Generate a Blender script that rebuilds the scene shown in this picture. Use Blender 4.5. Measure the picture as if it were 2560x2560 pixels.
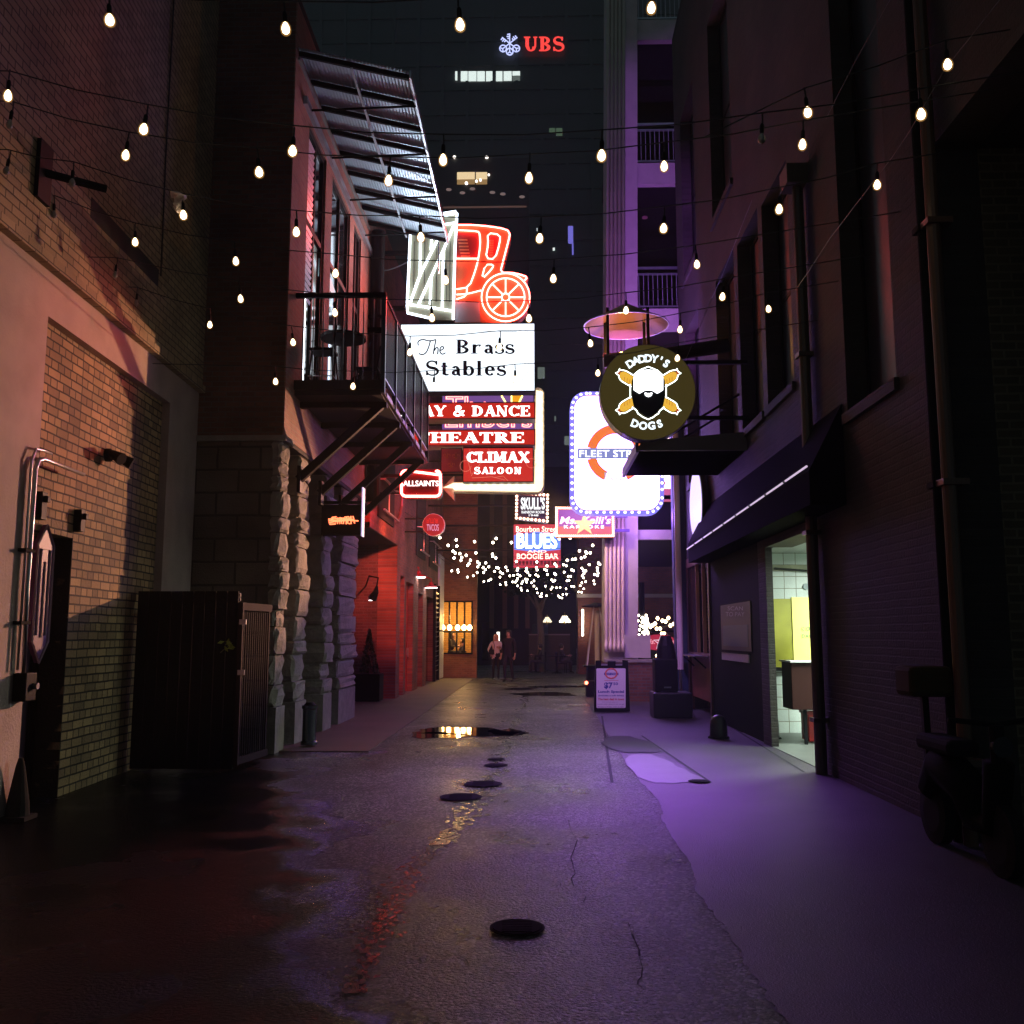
import bpy, bmesh, math, random
from mathutils import Vector, Matrix
from mathutils.geometry import tessellate_polygon
R = math.radians
random.seed(7)
for o in list(bpy.data.objects): bpy.data.objects.remove(o)
SC = bpy.context.scene
COL = SC.collection

# ------------------------------------------------------------ camera
F, PITCH, YAW, EYE = 2350.0, R(7.5), math.atan(60 / 2350.0), 1.6
cam = bpy.data.cameras.new('camera'); cob = bpy.data.objects.new('camera', cam); COL.objects.link(cob)
cob.location = (0, 0, EYE); cob.rotation_euler = (math.pi / 2 + PITCH, 0, YAW)
cam.sensor_fit = 'HORIZONTAL'; cam.angle = 2 * math.atan(1280 / F)
cam.clip_start = .05; cam.clip_end = 1500
SC.camera = cob

# ------------------------------------------------------------ night sky
w = bpy.data.worlds.new('World'); SC.world = w; w.use_nodes = True
wn = w.node_tree; bg = wn.nodes['Background']
sky = wn.nodes.new('ShaderNodeTexSky'); sky.sky_type = 'NISHITA'; sky.sun_disc = False
sky.sun_elevation = R(-5); sky.sun_rotation = R(200)
mixn = wn.nodes.new('ShaderNodeMix'); mixn.data_type = 'RGBA'; mixn.blend_type = 'ADD'
mixn.inputs[0].default_value = 1.0
wn.links.new(sky.outputs[0], mixn.inputs[6]); mixn.inputs[7].default_value = (.27, .42, .48, 1)
wn.links.new(mixn.outputs[2], bg.inputs[0]); bg.inputs[1].default_value = .15
SC.view_settings.view_transform = 'Standard'; SC.view_settings.look = 'None'
SC.view_settings.exposure = 0.0; SC.view_settings.gamma = 1.0
SC.cycles.use_denoising = True
SC.cycles.use_light_tree = True
SC.cycles.sample_clamp_indirect = 4.0
SC.cycles.max_bounces = 6; SC.cycles.diffuse_bounces = 3; SC.cycles.glossy_bounces = 3
SC.cycles.caustics_reflective = False; SC.cycles.caustics_refractive = False

# ------------------------------------------------------------ measuring the place (2560 px picture)
cp, sp, cy_, sy_ = math.cos(PITCH), math.sin(PITCH), math.cos(YAW), math.sin(YAW)
def ray(px, py):
    a, b = (px - 1280) / F, (1280 - py) / F
    x, y, z = a, cp - b * sp, sp + b * cp
    return Vector((x * cy_ - y * sy_, x * sy_ + y * cy_, z))
def at(px, py, Y):
    d = ray(px, py); t = Y / d.y
    return Vector((d.x * t, Y, EYE + d.z * t))
def onx(px, py, X):
    d = ray(px, py); t = X / d.x
    return Vector((X, d.y * t, EYE + d.z * t))
def ong(px, py, z=0.0):
    d = ray(px, py); t = (z - EYE) / d.z
    return Vector((d.x * t, d.y * t, z))
def unit(Y):                       # metres per pixel at distance Y
    return Y / F

# ------------------------------------------------------------ materials
MATS = {}
def nt(m): return m.node_tree.nodes, m.node_tree.links
def mat(name, col, rough=.7, metal=0.0, spec=.5, var=0.0, vscale=3.0, bump=0.0, bscale=20.0, alpha=1.0, coat=0.0):
    if name in MATS: return MATS[name]
    m = bpy.data.materials.new(name); m.use_nodes = True; n, l = nt(m); b = n['Principled BSDF']
    b.inputs['Base Color'].default_value = (*col, 1); b.inputs['Roughness'].default_value = rough
    b.inputs['Metallic'].default_value = metal; b.inputs['Specular IOR Level'].default_value = spec
    if coat: b.inputs['Coat Weight'].default_value = coat; b.inputs['Coat Roughness'].default_value = .1
    tc = n.new('ShaderNodeTexCoord')
    if var:
        t = n.new('ShaderNodeTexNoise'); t.inputs['Scale'].default_value = vscale; t.inputs['Detail'].default_value = 6
        l.new(tc.outputs['Object'], t.inputs[0])
        mx = n.new('ShaderNodeMix'); mx.data_type = 'RGBA'; l.new(t.outputs[0], mx.inputs[0])
        mx.inputs[6].default_value = (*[c * (1 - var) for c in col], 1)
        mx.inputs[7].default_value = (*[min(1, c * (1 + var)) for c in col], 1)
        l.new(mx.outputs[2], b.inputs['Base Color'])
    if bump:
        t2 = n.new('ShaderNodeTexNoise'); t2.inputs['Scale'].default_value = bscale; t2.inputs['Detail'].default_value = 8
        l.new(tc.outputs['Object'], t2.inputs[0])
        bp = n.new('ShaderNodeBump'); bp.inputs['Strength'].default_value = bump; bp.inputs['Distance'].default_value = .02
        l.new(t2.outputs[0], bp.inputs['Height']); l.new(bp.outputs[0], b.inputs['Normal'])
    MATS[name] = m; return m
def emis(name, col, s):
    if name in MATS: return MATS[name]
    m = bpy.data.materials.new(name); m.use_nodes = True; n, l = nt(m); b = n['Principled BSDF']
    b.inputs['Base Color'].default_value = (*[c * .12 for c in col], 1); b.inputs['Roughness'].default_value = .45; b.inputs['Specular IOR Level'].default_value = .2
    b.inputs['Emission Color'].default_value = (*col, 1); b.inputs['Emission Strength'].default_value = s
    MATS[name] = m; return m
def brick(name, c1, c2, mort, plane='yz', bw=.21, rh=.075, ms=.011, rough=.8, bump=.6, var=.5, off=.5, squash=0):
    if name in MATS: return MATS[name]
    m = bpy.data.materials.new(name); m.use_nodes = True; n, l = nt(m); b = n['Principled BSDF']
    tc = n.new('ShaderNodeTexCoord'); sx = n.new('ShaderNodeSeparateXYZ'); cb = n.new('ShaderNodeCombineXYZ')
    l.new(tc.outputs['Object'], sx.inputs[0])
    l.new(sx.outputs[{'x': 0, 'y': 1}[plane[0]]], cb.inputs[0]); l.new(sx.outputs[2], cb.inputs[1])
    # slight waviness so that courses are not ruler straight
    nz = n.new('ShaderNodeTexNoise'); nz.inputs['Scale'].default_value = 2.5; nz.inputs['Detail'].default_value = 4
    l.new(tc.outputs['Object'], nz.inputs[0])
    vm = n.new('ShaderNodeVectorMath'); vm.operation = 'MULTIPLY_ADD'
    l.new(nz.outputs['Color'], vm.inputs[0]); vm.inputs[1].default_value = (.03, .02, 0); l.new(cb.outputs[0], vm.inputs[2])
    t = n.new('ShaderNodeTexBrick'); l.new(vm.outputs[0], t.inputs['Vector'])
    t.inputs['Scale'].default_value = 1; t.inputs['Brick Width'].default_value = bw; t.inputs['Row Height'].default_value = rh
    t.inputs['Mortar Size'].default_value = ms; t.inputs['Mortar Smooth'].default_value = .35; t.inputs['Bias'].default_value = 0
    t.offset = off
    if squash: t.squash = .55; t.squash_frequency = 2
    t.inputs['Color1'].default_value = (*c1, 1); t.inputs['Color2'].default_value = (*c2, 1); t.inputs['Mortar'].default_value = (*mort, 1)
    # wear and grime of large shape
    g = n.new('ShaderNodeTexNoise'); g.inputs['Scale'].default_value = .9; g.inputs['Detail'].default_value = 7
    l.new(tc.outputs['Object'], g.inputs[0])
    rp = n.new('ShaderNodeMapRange'); rp.inputs[1].default_value = .3; rp.inputs[2].default_value = .7
    rp.inputs[3].default_value = 1 - var; rp.inputs[4].default_value = 1.15
    l.new(g.outputs[0], rp.inputs[0])
    mx = n.new('ShaderNodeMix'); mx.data_type = 'RGBA'; mx.blend_type = 'MULTIPLY'; mx.inputs[0].default_value = 1
    l.new(t.outputs['Color'], mx.inputs[6]); l.new(rp.outputs[0], mx.inputs[7]); l.new(mx.outputs[2], b.inputs['Base Color'])
    b.inputs['Roughness'].default_value = rough
    fz = n.new('ShaderNodeTexNoise'); fz.inputs['Scale'].default_value = 45; fz.inputs['Detail'].default_value = 5
    l.new(tc.outputs['Object'], fz.inputs[0])
    ad = n.new('ShaderNodeMath'); ad.operation = 'MULTIPLY_ADD'; l.new(t.outputs['Fac'], ad.inputs[0]); ad.inputs[1].default_value = -1.0
    l.new(fz.outputs[0], ad.inputs[2])
    bp = n.new('ShaderNodeBump'); bp.inputs['Strength'].default_value = bump; bp.inputs['Distance'].default_value = .012
    l.new(ad.outputs[0], bp.inputs['Height']); l.new(bp.outputs[0], b.inputs['Normal'])
    MATS[name] = m; return m

# ------------------------------------------------------------ objects
ORG = {}
def tag(o, label=None, cat=None, group=None, kind=None):
    if label: o['label'] = label
    if cat: o['category'] = cat
    if group: o['group'] = group
    if kind: o['kind'] = kind
    return o
def thing(name, label, cat, loc=(0, 0, 0), rz=0.0, group=None, local=False):
    o = bpy.data.objects.new(name, None); COL.objects.link(o); o.empty_display_size = .1
    o.location = loc; o.rotation_euler.z = rz; tag(o, label, cat, group)
    ORG[o.name] = Vector((0, 0, 0)) if (local or rz) else Vector(loc)
    return o
def root_org(p):
    while p.parent: p = p.parent
    return ORG.get(p.name, Vector((0, 0, 0)))
class MB:
    def __init__(s): s.v = []; s.f = []
    def add(s, vs, fs):
        k = len(s.v); s.v += [Vector(v) for v in vs]; s.f += [tuple(i + k for i in f) for f in fs]; return s
    def box(s, x0, x1, y0, y1, z0, z1):
        return s.add([(x, y, z) for z in (z0, z1) for y in (y0, y1) for x in (x0, x1)],
                     [(0, 2, 3, 1), (4, 5, 7, 6), (0, 1, 5, 4), (1, 3, 7, 5), (3, 2, 6, 7), (2, 0, 4, 6)])
    def bar(s, a, b, w, h=None, up=(0, 0, 1)):
        a, b = Vector(a), Vector(b); h = h or w; d = (b - a).normalized(); u = Vector(up)
        if abs(d.dot(u)) > .98: u = Vector((0, 1, 0))
        r = d.cross(u).normalized(); u = r.cross(d)
        vs = [p + r * i * w / 2 + u * j * h / 2 for p in (a, b) for (i, j) in ((-1, -1), (1, -1), (1, 1), (-1, 1))]
        return s.add(vs, [(0, 1, 2, 3), (7, 6, 5, 4), (0, 4, 5, 1), (1, 5, 6, 2), (2, 6, 7, 3), (3, 7, 4, 0)])
    def quad(s, a, b, c, d): return s.add([a, b, c, d], [(0, 1, 2, 3)])
    def tube(s, pts, r, n=6, close=False, cap=True):
        pts = [Vector(p) for p in pts]; N = len(pts); rings = []; prev = None
        for i, p in enumerate(pts):
            if close: d = pts[(i + 1) % N] - pts[i - 1]
            else: d = pts[min(i + 1, N - 1)] - pts[max(i - 1, 0)]
            d = d.normalized() if d.length else Vector((0, 0, 1))
            if prev is None:
                u = Vector((0, 0, 1)) if abs(d.z) < .9 else Vector((0, 1, 0))
                u = (u - d * u.dot(d)).normalized()
            else:
                u = prev - d * prev.dot(d)
                u = u.normalized() if u.length > 1e-6 else prev
            prev = u; q = d.cross(u); rr = r[i] if isinstance(r, (list, tuple)) else r
            rings.append([p + u * rr * math.cos(2 * math.pi * k / n) + q * rr * math.sin(2 * math.pi * k / n) for k in range(n)])
        vs = [v for rg in rings for v in rg]; fs = []
        for i in range(N if close else N - 1):
            j = (i + 1) % N
            fs += [(i * n + k, i * n + (k + 1) % n, j * n + (k + 1) % n, j * n + k) for k in range(n)]
        if cap and not close: fs += [tuple(range(n - 1, -1, -1)), tuple((N - 1) * n + k for k in range(n))]
        return s.add(vs, fs)
    def lathe(s, c, prof, n=16, axis='z'):
        c = Vector(c); vs = []; fs = []
        for (r, h) in prof:
            for k in range(n):
                a = 2 * math.pi * k / n; p = (r * math.cos(a), r * math.sin(a), h)
                if axis == 'y': p = (p[0], p[2], p[1])
                if axis == 'x': p = (p[2], p[0], p[1])
                vs.append(c + Vector(p))
        for i in range(len(prof) - 1):
            fs += [(i * n + k, i * n + (k + 1) % n, (i + 1) * n + (k + 1) % n, (i + 1) * n + k) for k in range(n)]
        fs += [tuple(range(n - 1, -1, -1)), tuple((len(prof) - 1) * n + k for k in range(n))]
        return s.add(vs, fs)
    def prism(s, poly, off):                # planar 3D outline, swept by a vector
        off = Vector(off); P = [Vector(p) for p in poly]; n = len(P)
        tri = tessellate_polygon([P])
        fs = [tuple(t) for t in tri] + [tuple(i + n for i in reversed(t)) for t in tri]
        fs += [(i, (i + 1) % n, (i + 1) % n + n, i + n) for i in range(n)]
        return s.add(P + [p + off for p in P], fs)
    def flat(s, poly):
        P = [Vector(p) for p in poly]; return s.add(P, [tuple(t) for t in tessellate_polygon([P])])
    def build(s, name, m, parent=None, smooth=False, kind=None, bevel=0):
        og = root_org(parent) if parent else Vector((0, 0, 0))
        me = bpy.data.meshes.new(name); me.from_pydata([v - og for v in s.v], [], s.f)
        bm = bmesh.new(); bm.from_mesh(me); bmesh.ops.recalc_face_normals(bm, faces=bm.faces); bm.to_mesh(me); bm.free()
        me.materials.append(m)
        if smooth: me.polygons.foreach_set('use_smooth', [True] * len(me.polygons))
        o = bpy.data.objects.new(name, me); COL.objects.link(o)
        if parent: o.parent = parent
        if kind: o['kind'] = kind
        if bevel:
            b = o.modifiers.new('b', 'BEVEL'); b.width = bevel; b.segments = 2; b.limit_method = 'ANGLE'
        return o
def inst(name, src, parent, loc):
    o = bpy.data.objects.new(name, src.data); COL.objects.link(o); o.parent = parent
    o.location = Vector(loc) - root_org(parent); return o
def copy_tree(o, parent=None):
    c = o.copy(); COL.objects.link(c)
    if parent: c.parent = parent
    for ch in list(o.children): copy_tree(ch, c)
    return c
def rrect(x0, y0, x1, y1, r, n=5):
    out = []
    for cx, cy, a0 in ((x1 - r, y0 + r, -90), (x1 - r, y1 - r, 0), (x0 + r, y1 - r, 90), (x0 + r, y0 + r, 180)):
        for k in range(n + 1):
            a = R(a0 + 90 * k / n); out.append((cx + r * math.cos(a), cy + r * math.sin(a)))
    return out
def circ(cx, cy, r, n=32, ry=None): return [(cx + r * math.cos(2 * math.pi * k / n), cy + (ry or r) * math.sin(2 * math.pi * k / n)) for k in range(n)]
def smooth_line(pts, it=2, close=False):
    for _ in range(it):
        q = []; n = len(pts)
        for i in range(n if close else n - 1):
            a, b = pts[i], pts[(i + 1) % n]
            q += [tuple(a[k] * .75 + b[k] * .25 for k in range(len(a))), tuple(a[k] * .25 + b[k] * .75 for k in range(len(a)))]
        pts = q if close else [pts[0]] + q + [pts[-1]]
    return pts

# ------------------------------------------------------------ lettering
def sans(s, bold=0.0, outline=0.0, spacing=1.0):
    cu = bpy.data.curves.new('t', 'FONT'); cu.body = s; cu.size = 1; cu.offset = bold; cu.resolution_u = 3; cu.space_character = spacing
    if outline: cu.fill_mode = 'NONE'; cu.bevel_depth = outline; cu.bevel_resolution = 0
    o = bpy.data.objects.new('t', cu); COL.objects.link(o); bpy.context.view_layer.update()
    me = bpy.data.meshes.new_from_object(o.evaluated_get(bpy.context.evaluated_depsgraph_get()))
    v = [(p.co.x, p.co.y) for p in me.vertices]; f = [tuple(p.vertices) for p in me.polygons]
    bpy.data.objects.remove(o); bpy.data.curves.remove(cu); bpy.data.meshes.remove(me)
    return v, f
def ribbon(pts, ws):
    vs, fs = [], []
    for i, p in enumerate(pts):
        a, b = pts[max(i - 1, 0)], pts[min(i + 1, len(pts) - 1)]
        dx, dy = b[0] - a[0], b[1] - a[1]; L = math.hypot(dx, dy) or 1
        w = ws[i] / 2 if isinstance(ws, list) else ws / 2
        vs += [(p[0] - dy / L * w, p[1] + dx / L * w), (p[0] + dy / L * w, p[1] - dx / L * w)]
    for i in range(len(pts) - 1): fs.append((2 * i, 2 * i + 1, 2 * i + 3, 2 * i + 2))
    return vs, fs
# serif letters drawn stroke by stroke: T heavy stroke, t light stroke, s serif thickness
def serif_glyph(c, T, t, s):
    st = []; sw = T * .5 + .09
    def L(x0, y0, x1, y1, w): st.append(([(x0, y0), (x1, y1)], w))
    def V(x, y0=0, y1=1, w=T, lo=1, hi=1):
        L(x, y0, x, y1, w)
        if lo: L(x - w / 2 - .09, y0 + s / 2, x + w / 2 + .09, y0 + s / 2, s)
        if hi: L(x - w / 2 - .09, y1 - s / 2, x + w / 2 + .09, y1 - s / 2, s)
    def Sf(x, y, k=.15): L(x - k, y, x + k, y, s)
    def A(cx, cy, rx, ry, a0, a1, n=14, hv=T, lt=t):
        p, ws = [], []
        for i in range(n + 1):
            a = R(a0 + (a1 - a0) * i / n); wd = lt + (hv - lt) * abs(math.cos(a)) ** 1.3
            p.append((cx + (rx - wd / 2) * math.cos(a), cy + (ry - wd / 2) * math.sin(a))); ws.append(wd)
        st.append((p, ws))
    adv = .85
    if c == 'A': L(.12, 0, .44, 1, t); L(.42, 1, .72, 0, T); L(.2, .32, .62, .32, t); Sf(.12, s / 2, .12); Sf(.72, s / 2, .16); adv = .86
    elif c == 'Y': L(.14, 1, .44, .42, T); L(.76, 1, .44, .42, t); V(.44, 0, .45, T, 1, 0); Sf(.14, 1 - s / 2, .15); Sf(.76, 1 - s / 2, .12); adv = .9
    elif c == 'D': V(.18); A(.3, .5, .48, .5, -90, 90); L(.15, 1 - t / 2, .32, 1 - t / 2, t); L(.15, t / 2, .32, t / 2, t); adv = .86
    elif c == 'N': V(.14, 0, 1, t); L(.12, 1, .68, 0, T); V(.7, 0, 1, t, 0, 1); adv = .88
    elif c == 'C': A(.44, .5, .42, .5, 50, 310, 22); L(.74, .7, .74, 1, t * 1.3); L(.74, .08, .74, .26, t); adv = .84
    elif c == 'E': V(.18); L(.15, 1 - t / 2, .66, 1 - t / 2, t); L(.15, .52, .5, .52, t); L(.15, t / 2, .68, t / 2, t); L(.65, .74, .65, 1, t); L(.5, .4, .5, .64, t); L(.67, 0, .67, .28, t); adv = .76
    elif c == 'F': V(.18); L(.15, 1 - t / 2, .66, 1 - t / 2, t); L(.15, .52, .5, .52, t); L(.65, .74, .65, 1, t); adv = .72
    elif c == 'H': V(.18); V(.68); L(.18, .52, .68, .52, t); adv = .88
    elif c == 'T': V(.4, 0, 1, T, 1, 0); L(.06, 1 - t / 2, .74, 1 - t / 2, t); L(.08, .7, .08, 1, t); L(.72, .7, .72, 1, t); adv = .82
    elif c in 'RPB':
        V(.18); A(.32, .74, .34, .26, -90, 90); L(.15, 1 - t / 2, .34, 1 - t / 2, t); L(.15, .48 + t / 2, .34, .48 + t / 2, t)
        if c == 'R': L(.38, .5, .68, .04, T * .9); L(.62, s / 2, .82, s / 2, s)
        if c == 'B': A(.32, .26, .38, .26, -90, 90); L(.15, t / 2, .34, t / 2, t)
        adv = .84 if c == 'R' else .78
    elif c == 'L': V(.18); L(.15, t / 2, .64, t / 2, t); L(.63, 0, .63, .3, t); adv = .72
    elif c == 'I': V(.2); adv = .42
    elif c == 'M': V(.13, 0, 1, t); L(.14, 1, .46, .1, T); L(.46, .1, .78, 1, t); V(.82, 0, 1, T); adv = 1.02
    elif c == 'X': L(.12, 1, .7, 0, T); L(.7, 1, .12, 0, t); [Sf(x, y, .13) for x in (.12, .7) for y in (s / 2, 1 - s / 2)]; adv = .86
    elif c == 'O': A(.46, .5, .44, .5, 0, 360, 28); adv = .94
    elif c == 'U': L(.2, 1, .2, .3, T); Sf(.2, 1 - s / 2, T / 2 + .09); L(.72, 1, .72, .3, t * 1.2); Sf(.72, 1 - s / 2, .12); A(.44, .32, .29 + t * .2, .33, 180, 360, 14); adv = .92
    elif c in 'Ss':
        k = 1 if c == 'S' else .66
        p, ws = [], []
        for i in range(25):
            u = i / 24
            if u < .5: a = R(25 + 245 * u * 2); q = (.36 + .25 * math.cos(a), .75 + .22 * math.sin(a))
            else: a = R(90 - 250 * (u - .5) * 2); q = (.38 + .29 * math.cos(a), .27 + .24 * math.sin(a))
            p.append((q[0] * k, q[1] * k)); ws.append((t + (T * 1.05 - t) * math.exp(-((u - .5) / .2) ** 2)) * (1 if k == 1 else .95))
        st.append((p, ws)); L(.6 * k, .72 * k, .6 * k, .99 * k, t); L(.09 * k, .02, .09 * k, .3 * k, t); adv = .76 * k
    elif c == 'r': V(.16, 0, .66, T, 1, 0); L(.06, .64, .16, .64, s); A(.4, .4, .24, .26, 60, 175, 8, t, t); st.append(([(.44, .58), (.5, .55)], T * .9)); adv = .56
    elif c == 'a': V(.44, .03, .48, T, 0, 0); A(.3, .46, .2, .2, 0, 165, 8); A(.28, .19, .2, .19, 60, 300, 12); L(.44, .03, .56, .06, t * 1.5); adv = .6
    elif c == 't': V(.2, .06, .88, T, 0, 0); L(.04, .63, .38, .63, t); A(.32, .14, .18, .14, 190, 330, 8, T, t); adv = .46
    elif c == 'b': V(.15, .02, 1, T, 0, 0); L(.05, 1 - s / 2, .15, 1 - s / 2, s); A(.36, .32, .29, .34, -170, 170, 22); adv = .7
    elif c == 'l': V(.16, 0, 1, T, 1, 0); L(.05, 1 - s / 2, .16, 1 - s / 2, s); adv = .36
    elif c == 'e': A(.32, .33, .28, .34, 0, 318, 22); L(.08, .36, .58, .36, t); adv = .64
    elif c == 'h': V(.15, 0, 1, T, 1, 0); A(.36, .36, .24, .3, 0, 170, 8); V(.54, 0, .36, T, 1, 0); adv = .72
    elif c == '&': st.append((smooth_line([(.82, .04), (.6, .3), (.3, .62), (.26, .88), (.44, .98), (.6, .84), (.5, .62), (.16, .36), (.12, .14), (.34, .02), (.58, .12), (.76, .46)], 2), T * .72)); L(.64, .5, .88, .5, t); adv = .98
    elif c == ' ': adv = .4
    elif c == "'": L(.1, .75, .1, 1, T * .8); adv = .22
    return st, adv
def serif(text, T=.2, t=.08, s=.08, gap=.04):
    V_, F_ = [], []; x = 0
    for c in text:
        st, adv = serif_glyph(c, T, t, s)
        for p, wd in st:
            v, f = ribbon(p, wd); k = len(V_)
            V_ += [(a + x, b) for a, b in v]; F_ += [tuple(i + k for i in q) for q in f]
        x += adv + gap
    return V_, F_
def place(text2d, x0, y0, x1, y1, S, name, m, parent, lift=.006, y_flip=False, skew=0.0):
    """lay 2D lettering on the sign surface S(px, py) -> point; (x0,y0)-(x1,y1) is its box in the picture"""
    v, f = text2d
    ax, bx = min(p[0] for p in v), max(p[0] for p in v); ay, by = min(p[1] for p in v), max(p[1] for p in v)
    out = []
    for k, p in enumerate(v):
        u = (p[0] - ax) / (bx - ax); q = (p[1] - ay) / (by - ay)
        if y_flip: q = 1 - q
        out.append(S(x0 + u * (x1 - x0) + skew * q, y1 - q * (y1 - y0)))
    b = MB(); n = S.normal
    # every stroke a hair above the one before
    stroke = [0] * len(v); done = 0
    b.add([p + n * (lift + .00002 * (i // 2 % 60)) for i, p in enumerate(out)], f)
    return b.build(name, m, parent)
class PlaneY:
    normal = Vector((0, -1, 0))
    def __init__(s, Y): s.Y = Y
    def __call__(s, px, py): return at(px, py, s.Y)
class PlaneX:
    def __init__(s, X, sign): s.X = X; s.normal = Vector((sign, 0, 0))
    def __call__(s, px, py): return onx(px, py, s.X)
def tubes(name, lines, S, r, m, parent, lift=.04, close=False, it=0):
    b = MB()
    for ln in lines:
        cl = close or (len(ln) > 3 and ln[0] == ln[-1])
        if cl and ln[0] == ln[-1]: ln = ln[:-1]
        if it: ln = smooth_line(ln, it, cl)
        b.tube([S(*p) + S.normal * lift for p in ln], r, 6, close=cl)
    return b.build(name, m, parent, smooth=True)

# ============================================================ materials of the place
M_tan = brick('tan_brick', (.50, .34, .165), (.23, .155, .085), (.03, .022, .014), 'yz', .25, .092, .010, var=.5, bump=1.0, squash=1)
M_tanup = brick('upper_brick', (.42, .31, .18), (.30, .22, .13), (.07, .05, .03), 'yz', .24, .085, .008, var=.5, bump=.6)
M_plaster = mat('plaster', (.42, .31, .285), .75, var=.35, vscale=2.2, bump=.35, bscale=30)
M_rbx = brick('red_brick_side', (.34, .10, .06), (.2, .055, .035), (.22, .13, .11), 'yz', var=.6)
M_rbp = brick('pier_brick', (.36, .17, .12), (.28, .12, .09), (.3, .2, .16), 'yz', var=.4)
M_rby = brick('red_brick_front', (.22, .085, .05), (.13, .05, .03), (.14, .11, .085), 'xz', var=.6)
M_far = brick('far_brick', (.34, .13, .05), (.22, .08, .03), (.26, .15, .08), 'xz', var=.5)
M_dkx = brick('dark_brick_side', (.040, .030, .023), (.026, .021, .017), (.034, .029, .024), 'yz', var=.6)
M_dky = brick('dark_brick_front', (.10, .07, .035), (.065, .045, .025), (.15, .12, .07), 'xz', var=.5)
M_stone = mat('rough_stone', (.24, .22, .185), .85, var=.45, vscale=5, bump=1.0, bscale=14)
M_stoney = brick('stone_front', (.15, .13, .09), (.10, .09, .065), (.04, .035, .025), 'xz', .62, .33, .02, var=.6, bump=1.0)
M_black = mat('black_metal', (.008, .008, .009), .55, .0, spec=.09)
M_blackm = mat('black_matt', (.010, .011, .012), .85, spec=.12)
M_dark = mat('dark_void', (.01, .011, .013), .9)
M_steel = mat('steel', (.45, .45, .47), .3, 1.0)
M_galv = mat('galvanised', (.42, .44, .48), .38, .85, var=.25, vscale=6)
M_glass = mat('window_glass', (.015, .018, .022), .06, spec=.8)
M_conc = mat('concrete_light', (.42, .38, .36), .7, var=.25, vscale=3, bump=.3, bscale=40)
M_white = mat('white_paint', (.75, .74, .72), .6, var=.1)
M_red = mat('red_paint', (.55, .02, .02), .4)
M_wire = mat('wire_rubber', (.012, .012, .012), .55)
M_bulb = emis('bulb_glow', (1.0, .78, .48), 10)
M_bulbfar = emis('bulb_glow_far', (1.0, .84, .62), 18)
def amber_halo():  # faint amber glow that imitates the lens halo of a bulb
    m = bpy.data.materials.new('amber_halo'); m.use_nodes = True; n, l = nt(m); n.remove(n['Principled BSDF'])
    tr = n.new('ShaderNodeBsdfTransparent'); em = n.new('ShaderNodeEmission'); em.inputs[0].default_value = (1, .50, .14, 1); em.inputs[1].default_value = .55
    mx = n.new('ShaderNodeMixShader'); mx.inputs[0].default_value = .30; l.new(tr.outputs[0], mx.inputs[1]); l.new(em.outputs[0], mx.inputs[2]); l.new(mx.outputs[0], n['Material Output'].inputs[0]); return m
M_amber = amber_halo()
M_bulboff = mat('bulb_clear', (.30, .28, .25), .08, spec=.9)

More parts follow.
